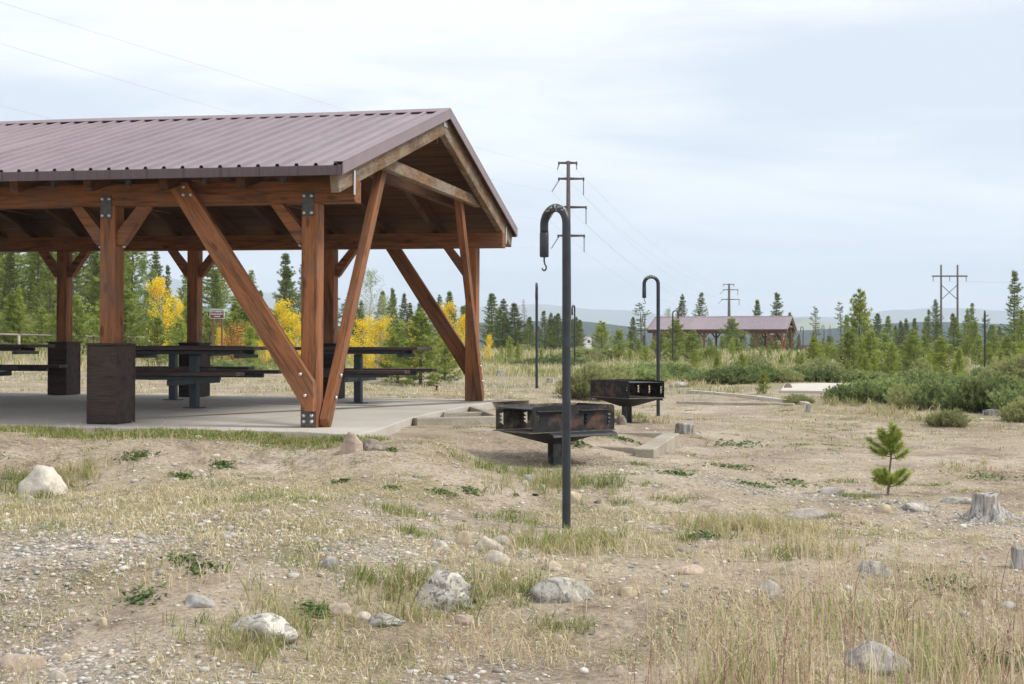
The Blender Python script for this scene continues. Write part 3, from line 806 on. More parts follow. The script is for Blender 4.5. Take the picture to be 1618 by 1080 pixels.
# ================================================================= POWER TOWERS
def make_tower(name, label, X, Y, zg, scale=1.0):
    root = thing(name, label, 'power tower', (X, Y, zg), group='single-pole steel power towers')
    top = 543 - 254; s = 150 / F
    H = (543 - 254) * s + CZ - (-.15)
    link('shaft', tube_me('shaft', [(0, 0, 0), (0, 0, H * .5), (0, 0, H)], [.34, .28, .19], 12), root, RUSTPOLE)
    arms = []
    def yy(v): return (HZ - v) * s + CZ + .15
    for v, l, r in ((257, -15, 13), (282, -15, 24), (327, -20, 28), (372, -16, 25)):
        z = yy(v); cx = 898
        dz = 0.0
        for e in (l, r):
            x = e * s
            a = link('crossarm', tube_me('crossarm', [(0, 0, z), (x, 0, z)], [.15, .10], 8), root, RUSTPOLE)
            link('arm_tip', box_me('arm_tip', .18, .18, .36, .02), a, RUSTPOLE, T(Vector((x, 0, z - .06))))
            arms.append((x, z, v, e < 0))
    ends = []
    for (x, z, v, left) in arms:
        if v == 257:
            ex, ez = (x - (.15 if left else 0), z - .7); r_ = .05
        elif left: ex, ez = x - .72, z - 1.35
        else: ex, ez = x, z - 1.75
        n = 12
        p = [Vector((x, 0, z - .2)).lerp(Vector((ex, 0, ez)), k / n) for k in range(n + 1)]
        link('insulator_string', tube_me('insulator_string', p, [.03 if k % 2 else .07 for k in range(n + 1)], 8), root, INSUL)
        ends.append(Vector((ex, 0, ez)))
    return root, ends
tw1, e1 = make_tower('power_tower', 'tall brown single-pole power tower with four rows of short arms, behind the foreground pole', (898 - CX) / F * 150, 150, -.15)
tw2 = copy_tree(tw1); tw2.location = ((1152 - CX) / F * 330, 330, -.4); tw2.scale = (1.25, 1.25, .75)
kc = [k for k in tw2.children if k.name.startswith('crossarm')][-2:] + [k for k in tw2.children if k.name.startswith('insulator')][-2:]
for k in kc:
    for g in list(k.children): bpy.data.objects.remove(g)
    bpy.data.objects.remove(k)
tag(tw2, 'small far brown power tower rising behind the roof of the distant shelter')
# wires: to the far tower and back over the camera's left
def wire(P, group, lb, rad=.011):
    o = link('power_line', tube_me('power_line', P, rad, 5, True), None, WIRE); tag(o, lb, 'power line', group); return o
t1 = Vector(tw1.location); t2 = Vector(tw2.location)
rows_txt = ['top', 'second', 'third', 'lowest']
for i, e in enumerate(e1[:6]):
    p0 = t1 + e; p1 = t2 + Vector((e.x * 1.25, 0, e.z * .75))
    sag = 4.0 if i > 1 else 3.0
    P = [p0.lerp(p1, t) - Vector((0, 0, 4 * sag * t * (1 - t))) for t in np.linspace(0, 1, 30)]
    side = 'left' if i % 2 == 0 else 'right'
    wire(P, 'lines between the two power towers', 'line from the %s %s arm of the tall tower to the far one' % (rows_txt[i // 2], side))
for i, (va, um, vm, vb) in enumerate(((263, 565, 178, 3), (300, 400, 187, 68), (347, 110, 195, 166), (391, 0, 300, 262))):
    e = e1[i * 2]; p0 = t1 + e
    D = Vector((-32, -78)); z0 = p0.z
    def solve(u): a = (u - CX) / F; return (a * p0.y - p0.x) / (D.x - a * D.y)
    tb_ = solve(0); Yb = p0.y + D.y * tb_; zb_ = (HZ - vb) * Yb / F + CZ
    if i < 3:
        tm = solve(um); Ym = p0.y + D.y * tm; zm = (HZ - vm) * Ym / F + CZ
    else:
        tm = tb_ / 2; zm = (z0 + zb_) / 2 - .9
    # quadratic through the three
    A = np.array([[tm, tm * tm], [tb_, tb_ * tb_]])
    bq, cq = np.linalg.solve(A, np.array([zm - z0, zb_ - z0]))
    cq = max(cq, .4); bq = (zb_ - z0 - cq * tb_ ** 2) / tb_
    P = [Vector((p0.x + D.x * t, p0.y + D.y * t, z0 + bq * t + cq * t * t)) for t in np.linspace(0, 2.4, 60)]
    wire(P, 'lines running from the tall tower over the shelter', 'faint line from the tall tower\'s %s left arm over the shelter roof' % rows_txt[i])
# H-frame
hf = thing('utility_frame', 'brown wooden H-frame power pole pair with cross bracing, above the right-hand pines', 'power pole', ((1500 - CX) / F * 340, 340, -2.5))
s = 340 / F; zb = 2.5 + CZ
for x in (-13, 13):
    link('pole', tube_me('pole', [(x * s, 0, 0), (x * s, 0, (543 - 418) * s + zb)], [.30, .22], 8), hf, HPOLE)
za = (543 - 436) * s + zb
link('crossarm', box_me('crossarm', 56 * s, .25, .35, .02), hf, HPOLE, T(Vector((0, -.3, za))))
for a, b in ((-1, 1), (1, -1)):
    link('cross_brace', tube_me('cross_brace', [(a * 13 * s, .3 * a, (543 - 450) * s + zb), (b * 13 * s, .3 * a, (543 - 474) * s + zb)], .09, 6), hf, HPOLE)
for x in (-26, 0, 26):
    link('insulator_string', tube_me('insulator_string', [(x * s, -.3, za - .15 - k * .11) for k in range(11)], [.06 if k % 2 else .13 for k in range(11)], 8), hf, INSUL)
for k, x in enumerate((-26, 0, 26)):
    p0 = Vector(((1500 - CX) / F * 340 + x * s, 339.7, -2.5 + za - 1.3))
    P = [p0 + Vector((t * 240, -t * 60, 6 * t * t * 3 - t * 8)) for t in np.linspace(0, 1, 20)]
    wire(P, 'lines leaving the H-frame pole', 'thin line leaving the %s insulator of the H-frame pole to the right' % ('left', 'middle', 'right')[k])
# ================================================================= GROUND
def grow(a, b, d0, k, lim):
    xs = [a]; d = d0
    while xs[-1] < lim: d *= k; xs.append(xs[-1] + d)
    return xs
fx = list(np.arange(-9, 9.01, .11)); gx = grow(9, 0, .11, 1.09, 5200)[1:]
xs = np.array([-x for x in gx[::-1]] + fx + gx)
fy = list(np.arange(4.5, 24, .10)); gy = grow(24, 0, .10, 1.055, 6500)[1:]; by = grow(-4.5, 0, .12, 1.16, 400)[1:]
ys = np.array([-(y) for y in by[::-1]] + fy + gy)
GX, GY = np.meshgrid(xs, ys)
def straw_d(x, y):      # dry grass cover 0..1
    n = fbm(x * .55, y * .55, 21, 4); n2 = fbm(x * 1.9, y * 1.9, 31, 3)
    d = smooth(.42, .62, n * .6 + n2 * .4)
    u = CX + x / np.maximum(y, 3) * F
    v = HZ + (CZ - (-.5)) * F / np.maximum(y, 3)
    # bare trampled dirt: below the slab corner and on the right-hand slope
    bare = smooth(10.3, 11.8, y) * smooth(22, 17, y) * smooth(-4.6, -3.4, x)
    d = d * (1 - .78 * bare)
    d = np.maximum(d, smooth(22, 32, y) * (.55 + .45 * smooth(.35, .6, n)))
    d = np.maximum(d, .5 * smooth(7.9, 6.9, y) * smooth(.4, 1.5, x))
    la, lb = pav_inv(x, y)
    return d * (1 - smooth(.35, .0, np.maximum(np.maximum(la - 1.1, -12 - la), np.maximum(-.8 - lb, lb - 7.2))))
def gravel_d(x, y):
    n = fbm(x * .8 + 5, y * .8, 41, 4)
    left = smooth(.6, -.8, x) * smooth(10.2, 8.8, y)
    path = smooth(.9, .2, np.abs(y - (13.6 - (x - 1.0) * .85))) * smooth(.2, 1.0, x) * smooth(6, 4.5, x)
    far = smooth(1.6, .6, np.abs(y - 34 - x * .3)) * smooth(6, 3, np.abs(x + 1))
    return np.clip(smooth(.30, .55, n) * (.09 + .78 * left) + path * .8 + far, 0, 1)
def green_d(x, y):
    la, lb = pav_inv(x, y)
    strip = smooth(.42, .12, np.abs(lb + 1.08)) * smooth(.95, .2, la)
    n = fbm(x * 1.3, y * 1.3, 51, 3)
    mid = smooth(.56, .68, n) * smooth(9, 11, y) * .6
    far = smooth(26, 36, y) * smooth(.45, .62, fbm(x * .22, y * .22, 61, 3)) * .8
    return np.clip(strip * (.5 + .8 * n) + mid + far, 0, 1)
GZ = gz(GX, GY)
ny, nx = GX.shape
idx = np.arange(ny * nx).reshape(ny, nx)
Q = np.stack([idx[:-1, :-1], idx[:-1, 1:], idx[1:, 1:], idx[1:, :-1]], -1).reshape(-1, 4)
me = mesh_np('ground', np.stack([GX, GY, GZ], -1).reshape(-1, 3), Q, None, True)
for nm, fn in (('straw', straw_d), ('gravel', gravel_d), ('green', green_d)):
    a_ = me.attributes.new(nm, 'FLOAT', 'POINT'); a_.data.foreach_set('value', fn(GX, GY).astype(np.float32).ravel())
ground = link('ground', me, None, GROUND); ground['kind'] = 'structure'

# ================================================================= ROCKS
def rock_me(w, d, h, seed, sharp=.5, sub=4):
    bm = bmesh.new(); bmesh.ops.create_icosphere(bm, subdivisions=sub, radius=1.0)
    r = random.Random(seed)
    planes = []
    for k in range(int(5 + sharp * 8)):
        n = Vector((r.uniform(-1, 1), r.uniform(-1, 1), r.uniform(-.2, 1))).normalized(); planes.append((n, r.uniform(.5, .88)))
    off = Vector((seed * 3.1, seed * 1.7, 0))
    from mathutils import noise as mn
    for v in bm.verts:
        c = v.co.copy()
        for n, dd in planes:
            q = c.dot(n)
            if q > dd: c -= n * (q - dd) * (.8 + .2 * sharp)
        c *= 1 + (.10 + .12 * sharp) * (mn.noise(c * 1.3 + off)) + (.05 + .07 * sharp) * mn.noise(c * 3.5 + off) + .05 * mn.noise(c * 8 + off) + .02 * mn.noise(c * 18 + off)
        tz = .74 + .10 * mn.noise(c * 1.7 + off * 2) + .12 * c.x * math.sin(seed)
        if c.z > tz: c.z = tz + (c.z - tz) * .22
        v.co = Vector((c.x * w / 2, c.y * d / 2, c.z * h * (1.2 if w < .25 else 1.02)))
    me = bpy.data.meshes.new('rock'); bm.to_mesh(me); bm.free()
    me.polygons.foreach_set('use_smooth', [True] * len(me.polygons)); return me
# u, v(base row), width px, height px, colour, lichen, sharpness, label
WHT, PNK, TAN, GRY, BRN, PAL = (.60, .55, .46), (.52, .41, .33), (.55, .45, .32), (.46, .435, .385), (.27, .22, .18), (.54, .48, .40)
ROCKS = [
 (60, 784, 78, 60, WHT, 0, .35, 'big upright whitish boulder in the grass at the left edge'),
 (556, 718, 38, 36, PNK, 0, .6, 'angular pinkish rock leaning below the pad corner'),
 (592, 712, 40, 18, BRN, .3, .5, 'low brown rock right beside the pinkish rock below the pad corner'),
 (697, 968, 116, 70, GRY, 1, 1, 'large jagged grey rock with dark lichen patches and a pale foot in the foreground'),
 (878, 960, 112, 44, GRY, .8, .5, 'wide low grey rock with a tuft of grass on its left side'),
 (404, 1016, 112, 44, GRY, .9, .4, 'half-buried grey mottled rock behind dry grass, lower left'),
 (768, 874, 54, 28, PAL, 0, .3, 'smooth cream rock left of the foreground pole foot'),
 (788, 894, 42, 24, PAL, .3, .3, 'cream rock with a grey band touching the smooth cream rock in front'),
 (730, 863, 32, 26, TAN, 0, .3, 'round tan rock left of the cream rocks'),
 (788, 863, 36, 20, PAL, .2, .3, 'pale rock partly hidden behind the smooth cream rock'),
 (872, 902, 30, 14, TAN, 0, .2, 'oval light yellow stone below the foreground pole'),
 (918, 905, 20, 14, PNK, 0, .2, 'small pinkish stone right of the oval yellow stone'),
 (996, 946, 30, 15, TAN, 0, .3, 'tan stone right of the wide low grey rock'),
 (520, 900, 36, 20, GRY, .4, .7, 'small blue-grey rock on the gravel left of centre'),
 (604, 994, 56, 20, GRY, .9, .4, 'flat dark mottled rock left below the jagged rock'),
 (530, 976, 44, 18, PNK, .2, .5, 'pinkish flat rock beside a small green weed'),
 (730, 990, 40, 14, PNK, 0, .3, 'flat salmon pink stone below the jagged rock'),
 (880, 1021, 18, 20, PNK, 0, .4, 'small upright pink stone in the bottom centre'),
 (978, 1072, 17, 20, PNK, 0, .4, 'small pink stone at the bottom edge, right of centre'),
 (762, 868, 22, 10, GRY, .4, .4, None),
 (696, 866, 26, 14, GRY, .3, .6, 'grey flat stone left of the round tan rock'),
 (312, 964, 58, 18, (.42, .40, .37), .3, .3, 'flat grey slab-like rock in the gravel, lower left'),
 (24, 1066, 76, 26, PNK, .2, .3, 'large flat pinkish rock in the bottom left corner'),
 (88, 1080, 30, 16, PAL, 0, .5, 'cream stone at the bottom edge near the left corner'),
 (1090, 908, 54, 13, PNK, .1, .2, 'flat sunken pinkish rock right of the pole, mid foreground'),
 (968, 850, 34, 13, PAL, 0, .3, 'flat pale rock right of the foreground pole foot'),
 (1395, 811, 30, 15, TAN, 0, .3, 'cream stone in front of the little pine sapling'),
 (1452, 811, 56, 14, GRY, .6, .3, 'flat grey rock right of the cream stone by the sapling'),
 (1518, 797, 50, 14, GRY, .5, .3, 'flat grey rock left of the big stump'),
 (1272, 822, 74, 18, (.42, .38, .34), .3, .2, 'broad flat rock almost level with the dirt, right of centre'),
 (1318, 780, 44, 10, (.44, .40, .36), .2, .2, 'thin flat rock left of the sapling'),
 (1388, 912, 66, 30, (.38, .36, .33), .6, .4, 'grey rock among dry stalks in the right foreground'),
 (1218, 940, 34, 26, (.46, .42, .38), .3, .4, 'pale grey rock behind the tall reddish grass'),
 (1553, 963, 17, 14, WHT, 0, .1, 'small round white stone near the right edge'),
 (1594, 963, 24, 11, (.5, .48, .44), 0, .3, 'small pale flat stone right of the round white stone'),
 (1385, 1068, 120, 50, (.40, .38, .36), .5, .6, 'large pale grey rock behind tall grass at the bottom right'),
 (905, 797, 30, 24, TAN, .1, .4, 'tan rock behind the foreground pole, near the grill foot'),
 (858, 778, 14, 10, PAL, 0, .5, 'small pale stone at the foot of the near grill'),
 (830, 768, 12, 9, WHT, 0, .3, 'small white stone left of the near grill foot'),
 (838, 764, 26, 14, (.40, .38, .34), .2, .3, 'grey stone hidden in grass left of the near grill post'),
 (46, 794, 18, 12, WHT, 0, .5, 'small white stone at the foot of the big whitish boulder'),
 (10, 830, 16, 9, WHT, 0, .3, 'small pale stone at the left edge below the boulder'),
 (417, 814, 18, 9, PAL, 0, .3, 'small cream stone alone on the dirt, left of centre'),
 (160, 990, 18, 13, TAN, 0, .3, 'small orange-tan stone on the left gravel'),
 (103, 1046, 22, 9, TAN, 0, .3, 'small tan stone above the bottom left corner'),
 (559, 823, 22, 9, GRY, .3, .4, 'small flat grey stone on the dirt left of centre'),
 (520, 978, 20, 8, PAL, 0, .3, None),
 (572, 980, 30, 12, PAL, .1, .4, 'pale flat stone between the pinkish flat rock and the jagged rock'),
 (1246, 616, 16, 12, BRN, .2, .3, 'round brown boulder at the left end of the concrete patch'),
 (1258, 611, 12, 5, WHT, 0, .3, 'small white rock behind the brown boulder'),
 (1075, 612, 34, 12, (.46, .45, .43), 0, .4, 'flat grey rock beside dry grass right of the second hooked pole'),
 (807, 678, 16, 26, BRN, 0, .3, None),
 (983, 672, 18, 18, BRN, 0, .3, 'round brown rock behind the post of the farther grill'),
 (1408, 598, 12, 5, WHT, 0, .3, 'white rock among the low junipers on the right'),
]
ROCK_XY = []
k = 0
for (u, v, w, h, c, al, sh, lb) in ROCKS:
    if lb is None: continue
    p = at(u, min(v, 1078)); wm = w / F * p.y; hm = h / F * p.y
    me = rock_me(wm * 1.08, wm * random.uniform(.6, .85), hm * .80, k + 3, sh, 4 if w > 30 else 3)
    o = link('rock', me, None, ROCK); tag(o, lb, 'rock', 'rocks lying on the ground'); o.color = (*c, al)
    o.location = (p.x, p.y + wm * .33, g1(p.x, p.y + wm * .33) + hm * .10); o.rotation_euler = (0, 0, random.uniform(-.35, .35))
    ROCK_XY.append((p.x, p.y + wm * .33, wm * .5)); k += 1

# ================================================================= STUMPS
def stump_me(rt, rb, h, seed, lobes=5):
    r = random.Random(seed); ph = [r.uniform(0, 6.28) for _ in range(4)]
    seg, rings = 48, 14; V = []; Fc = []
    for i in range(rings):
        t = i / (rings - 1); z = h * t - .035 * (1 - t)
        fl = (1 - t) ** 2.6
        for k in range(seg):
            a = 2 * math.pi * k / seg
            rad = rt + (rb - rt) * fl * (.30 + 1.15 * max(0, math.cos(lobes * a + ph[0])) ** 1.5 * (.8 + .4 * math.cos(a + ph[1])) * (1 if t < .6 else .6))
            rad *= 1 + .05 * math.sin(9 * a + ph[2]) + .035 * math.sin(17 * a + ph[3] + t * 2)
            V.append((rad * math.cos(a), rad * math.sin(a), z + (.02 * rt * 4 * math.sin(2 * a + ph[3]) if i == rings - 1 else 0)))
    for i in range(rings - 1):
        for k in range(seg): Fc.append((i * seg + k, i * seg + (k + 1) % seg, (i + 1) * seg + (k + 1) % seg, (i + 1) * seg + k))
    c = len(V); V.append((0, 0, h - .015)); b = (rings - 1) * seg
    for k in range(seg): Fc.append((b + k, b + (k + 1) % seg, c))
    me = bpy.data.meshes.new('stump'); me.from_pydata(V, [], Fc); me.polygons.foreach_set('use_smooth', [len(p.vertices) == 4 for p in me.polygons]); return me
STU = [(1562, 824, 38, 42, 3.2, 'big weathered grey tree stump with flared roots in the right foreground'),
       (1614, 900, 24, 36, 1.3, 'short grey stump cut off by the right edge'),
       (1279, 651, 9, 14, 2.2, 'small pale grey stump at the end of the thin edging timber'),
       (790, 594, 12, 9, 1.9, 'small grey stump behind the open gable, left of the thin edge-on pole'),
       (870, 605, 12, 9, 1.9, 'small pale stump just right of the thin edge-on pole'),
       (1152, 583, 11, 8, 1.3, 'small grey stump above the juniper hedge before the distant shelter'),
       (718, 600, 14, 8, 1.6, 'pale broken stump on the gravel behind the shelter'),
       (1084, 686, 30, 17, 1.2, 'low cut grey stump right of the wooden frame corner'),
       (1570, 657, 26, 10, 1.05, 'flat pale stump in front of the right-hand junipers')]
for i, (u, v, w, h, fl, lb) in enumerate(STU):
    p = at(u, v); wm = w / F * p.y; hm = h / F * p.y
    o = link('tree_stump', stump_me(wm / 2, wm / 2 * fl, hm, i + 2), None, STUMP); tag(o, lb, 'tree stump', 'weathered stumps')
    o.location = (p.x, p.y + wm * .4, g1(p.x, p.y + wm * .4) - .01); o.rotation_euler = (0, 0, i * 1.3)

# ================================================================= TIMBER EDGINGS, CONCRETE
def edging(name, u0, v0, u1, v1, h, w, mat, lb, cat, grp=None, proud=None, Y=None):
    p0 = at(u0, v0); p1 = at(u1, v1)
    z0 = z1 = None
    p0.z += h * .35; p1.z += h * .35
    if proud: p0.z = p1.z = max(p0.z, p1.z) if proud is True else proud
    o = timber(name, p0, p1, w, h, mat, None, bev=.008); tag(o, lb, cat, grp); return o
GR = 'timber edgings round the grill areas'
def edge_px(name, a, b, w, h, top, mat, lb, cat, grp=GR):
    """top edge row points given as (u, v) on the plane z=top"""
    P = []
    for u, v in (a, b):
        Y = (CZ - top) * F / (v - HZ); P.append(Vector(((u - CX) / F * Y, Y, top - h / 2)))
    o = timber(name, P[0], P[1], w, h, mat, None, bev=.008); tag(o, lb, cat, grp); return o
def edge_g(a, b, w, h, lb, cat):
    P = [at(*a), at(*b)]
    mid = (P[0] + P[1]) / 2; bump_ = max(0, g1(mid.x, mid.y) - mid.z)
    for p in P: p.z += .045 - h / 2 + bump_
    o = timber('edging_timber', P[0], P[1], w, h, PALEW, None, bev=.008); tag(o, lb, cat, GR); return o
edge_px('edging_timber', (655, 660), (785, 657), .14, .20, -.01, CURB, 'long concrete-grey edging beam in front of the near grill, left of it', 'edging')
edge_px('edging_timber', (786, 655), (742, 640), .10, .16, -.012, CURB, 'short edging running back toward the open gable corner', 'edging')
edge_px('edging_timber', (700, 651), (775, 650), .08, .12, -.02, GREYW, 'thin wooden board inside the small dirt step by the pad corner', 'edging')
edge_px('edging_timber', (905, 702), (1006, 706), .16, .22, -.235, CURB, 'pale edging beam lying behind the foreground pole below the near grill', 'edging')
edge_px('edging_timber', (1018, 709), (1060, 684), .20, .24, -.23, CURB, 'thick pale corner beam running back toward the low cut stump', 'edging')
edge_px('edging_timber', (925, 682), (1062, 683), .08, .16, -.25, CURB, 'thin far edging beam behind the thick corner beam', 'edging')
edge_px('concrete_block', (478, 690), (560, 688), .26, .16, -.09, CURB, 'small worn concrete step block in the grass below the front corner post', 'block', None)
edge_g((1090, 621), (1200, 631), .10, .12, 'thin pale board edging running toward the small pale stump, farther half', 'edging')
edge_g((1202, 631.5), (1276, 640), .10, .12, 'thin pale board edging ending at the small pale stump', 'edging')
edge_g((1070, 638), (1255, 641), .07, .10, 'half-buried thin board nearer than the pale board edging', 'edging')
edge_g((560, 604), (742, 605), .08, .11, 'half-buried board behind the right-hand tables', 'edging')
pc = [at(u, v) for u, v in ((1228, 621), (1222, 611), (1258, 608.5), (1395, 612), (1412, 622), (1330, 622.5))]
zt = sum(g1(p.x, p.y) for p in pc) / len(pc) + .02
def gpos(u, v, z): Y = (CZ - z) * F / (v - HZ); return ((u - CX) / F * Y, Y)
slab('paved_patch', [gpos(u, v, zt) for u, v in ((1398, 621), (1330, 621), (1233, 619), (1240, 608), (1300, 607), (1402, 609))], lambda x, y: g1(x, y) + .055, .25, PALEC)
# red stub behind the shelter
p = at(690, 617)
rs = thing('red_stake', 'short dark red metal stub standing on the dirt behind the tables', 'stake', p)
link('stake_pipe', tube_me('stake_pipe', [(0, 0, -.05), (0, 0, .09)], .022, 10), rs, REDP); link('stake_cap', tube_me('stake_cap', [(0, 0, .09), (0, 0, .105)], .045, 10), rs, REDP)

# ================================================================= VEGETATION
def unit(v): return v / np.maximum(np.linalg.norm(v, axis=1, keepdims=True), 1e-9)
def tri_tufts(C, D, n, length, width, spread, rng, rnd_c=None):
    """n needle triangles from every centre C pointing around D"""
    m_ = len(C); c = np.repeat(C, n, 0); d = np.repeat(D, n, 0)
    r = rng.normal(size=(m_ * n, 3)); d = unit(d + r * spread)
    L = length * rng.uniform(.65, 1.15, (m_ * n, 1))
    s = unit(np.cross(d, rng.normal(size=(m_ * n, 3)))) * width * .5
    V = np.stack([c - s, c + s, c + d * L], 1).reshape(-1, 3)
    Q = np.arange(len(V)).reshape(-1, 3)
    base = rnd_c if rnd_c is not None else rng.uniform(0, 1, m_)
    rn = np.clip(np.repeat(base, n) + rng.normal(0, .12, m_ * n), 0, 1); rn = np.repeat(rn, 3)
    return V, Q, rn
def limbs_me(name, segs, sides=4):
    """segs: (p0,p1,r0,r1)"""
    V = []; Fc = []
    for p0, p1, r0, r1 in segs:
        p0 = Vector(p0); p1 = Vector(p1); t = (p1 - p0)
        if t.length < 1e-6: continue
        t.normalize(); a = t.orthogonal().normalized(); b = t.cross(a); o = len(V)
        for p, r in ((p0, r0), (p1, r1)):
            for k in range(sides):
                an = 2 * math.pi * k / sides; V.append(tuple(p + (a * math.cos(an) + b * math.sin(an)) * r))
        for k in range(sides): Fc.append((o + k, o + (k + 1) % sides, o + sides + (k + 1) % sides, o + sides + k))
    me = bpy.data.meshes.new(name); me.from_pydata(V, [], Fc); me.polygons.foreach_set('use_smooth', [True] * len(me.polygons)); return me
def trunk_pts(h, r, rng, lean=.02, n=10):
    x = y = 0; P = []; off = rng.normal(0, lean * h, 2)
    for i in range(n + 1):
        t = i / n; w = rng.normal(0, .004 * h, 2) * (0 < i < n)
        P.append((off[0] * t * t + w[0], off[1] * t * t + w[1], h * t, r * (1 - t) ** .8 + .006))
    return P
def ipos(P, z):
    for a, b in zip(P, P[1:]):
        if z <= b[2]: t = (z - a[2]) / (b[2] - a[2]); return tuple(a[i] + (b[i] - a[i]) * t for i in range(4))
    return P[-1]
def pine(seed, h=10., rmax=1.6, base=.15, dz=.42, nbr=5, tlen=.22, tw=.035, nn=10, irr=.35, prof=.85, up=.25, tstep=.22, keep=1.0, lumps=0.0, twigs=3):
    rng = np.random.default_rng(seed); P = trunk_pts(h, .011 * h + .02, rng)
    segs = [(P[i][:3], P[i + 1][:3], P[i][3], P[i + 1][3]) for i in range(len(P) - 1)]
    C = []; D = []; RC = []
    z = h * base
    while z < h * .985:
        t = (z - h * base) / (h * (1 - base))
        rr = rmax * min(1, (t + .15) / .30) * (1 - t) ** prof + .02 * rmax
        ph = rng.uniform(0, 6.28)
        for k in range(nbr):
            if rng.uniform() > keep: continue
            a = ph + 2 * math.pi * k / nbr + rng.normal(0, .3)
            L = rr * (1 - irr * rng.uniform(0, 1.3)); 
            if lumps and vn(a * 1.3 + seed, z * 1.1, seed) < lumps: L *= .35
            if L < .06: continue
            x0, y0, z0, r0 = ipos(P, z)
            slope = up * (.3 + 1.2 * t) + rng.normal(0, .10)
            n = max(2, int(L / tstep) + 1); prev = np.array([x0, y0, z0])
            dirh = np.array([math.cos(a), math.sin(a)])
            tone = rng.uniform(0, 1)
            for j in range(1, n + 1):
                q = j / n; p = np.array([x0 + dirh[0] * L * q, y0 + dirh[1] * L * q, z0 + L * (slope * q + .22 * q * q - .05)])
                segs.append((prev, p, max(.004, r0 * .28 * (1 - q * .8)), max(.003, r0 * .22 * (1 - q)))) 
                if q > .25 or t > .7:
                    d = np.array([dirh[0], dirh[1], slope + .5])
                    C.append(p); D.append(d); RC.append(.45 * tone + .35 * q + rng.uniform(0, .25))
                    for s in range(twigs):
                        ta = a + rng.choice([-1, 1]) * rng.uniform(.5, 1.3); tl = tstep * rng.uniform(.5, 1.3) * (1.2 - .4 * q) * min(1, .25 + (1 - t) * 1.6)
                        pt = p + np.array([math.cos(ta) * tl, math.sin(ta) * tl, rng.uniform(-.15, .45) * tl])
                        C.append(pt); D.append(np.array([math.cos(ta), math.sin(ta), .6])); RC.append(.45 * tone + .35 * q + rng.uniform(0, .25))
                prev = p
        z += dz * rng.uniform(.75, 1.3) * (1 - .35 * t)
    for q in np.linspace(.93, 1, 4): x, y, zz, r = ipos(P, h * q); C.append((x, y, zz)); D.append((0, 0, 1)); RC.append(.8)
    C = np.array(C, float); D = unit(np.array(D, float))
    V, Q, rn = tri_tufts(C, D, nn, tlen, tw, .62, rng, np.array(RC))
    return limbs_me('trunk', segs, 5), mesh_np('crown', V, Q, rn)
def broadleaf(seed, h=6., rx=1.2, base=.12, nbr=34, leaf=.07, nl=40, up=.9, stems=1, dens=1.0):
    rng = np.random.default_rng(seed); segs = []; C = []; RC = []
    for s in range(stems):
        hh = h * (1 if s == 0 else rng.uniform(.5, .95)); P = trunk_pts(hh, .010 * hh + .012, rng, .05 if stems > 1 else .02)
        ox, oy = (rng.normal(0, rx * .35, 2) if s else (0, 0))
        P = [(p[0] + ox * (.3 + .7 * p[2] / hh), p[1] + oy * (.3 + .7 * p[2] / hh), p[2], p[3]) for p in P]
        segs += [(P[i][:3], P[i + 1][:3], P[i][3], P[i + 1][3]) for i in range(len(P) - 1)]
        for k in range(int(nbr / stems) + 2):
            t = base + (1 - base) * rng.uniform(0, .97) ** .9
            a = rng.uniform(0, 6.28); pr = math.sin(math.pi * min(1, (t - base) / (1 - base) * .82 + .16)) ** .75
            L = rx * pr * rng.uniform(.55, 1.1) / (1 + .35 * (stems > 1)); x0, y0, z0, r0 = ipos(P, hh * t)
            prev = (x0, y0, z0); n = 4; tone = rng.uniform(0, .6)
            for j in range(1, n + 1):
                q = j / n; p = (x0 + math.cos(a) * L * q, y0 + math.sin(a) * L * q, z0 + L * up * q * (.7 + .3 * q))
                segs.append((prev, p, max(.004, r0 * .4 * (1 - q * .7)), .004)); prev = p
                m_ = int(nl * dens * (.4 + .6 * q)); cc = np.array(p) + rng.normal(0, 1, (m_, 3)) * np.array([.17, .17, .20]) * (rx * .55 + .12)
                C.append(cc); RC.append(np.clip(tone + rng.uniform(0, .45, m_), 0, 1))
    C = np.concatenate(C); RC = np.concatenate(RC); C = C[C[:, 2] > .05]; RC = RC[:len(C)]
    n = len(C); a = unit(rng.normal(size=(n, 3))); b = unit(np.cross(a, rng.normal(size=(n, 3)))); s = leaf * rng.uniform(.6, 1.2, (n, 1))
    V = np.stack([C - a * s * .5, C + b * s * .42, C + a * s * .5, C - b * s * .42], 1).reshape(-1, 3)
    return limbs_me('trunk', segs, 4), mesh_np('crown', V, np.arange(len(V)).reshape(-1, 4), np.repeat(RC, 4))
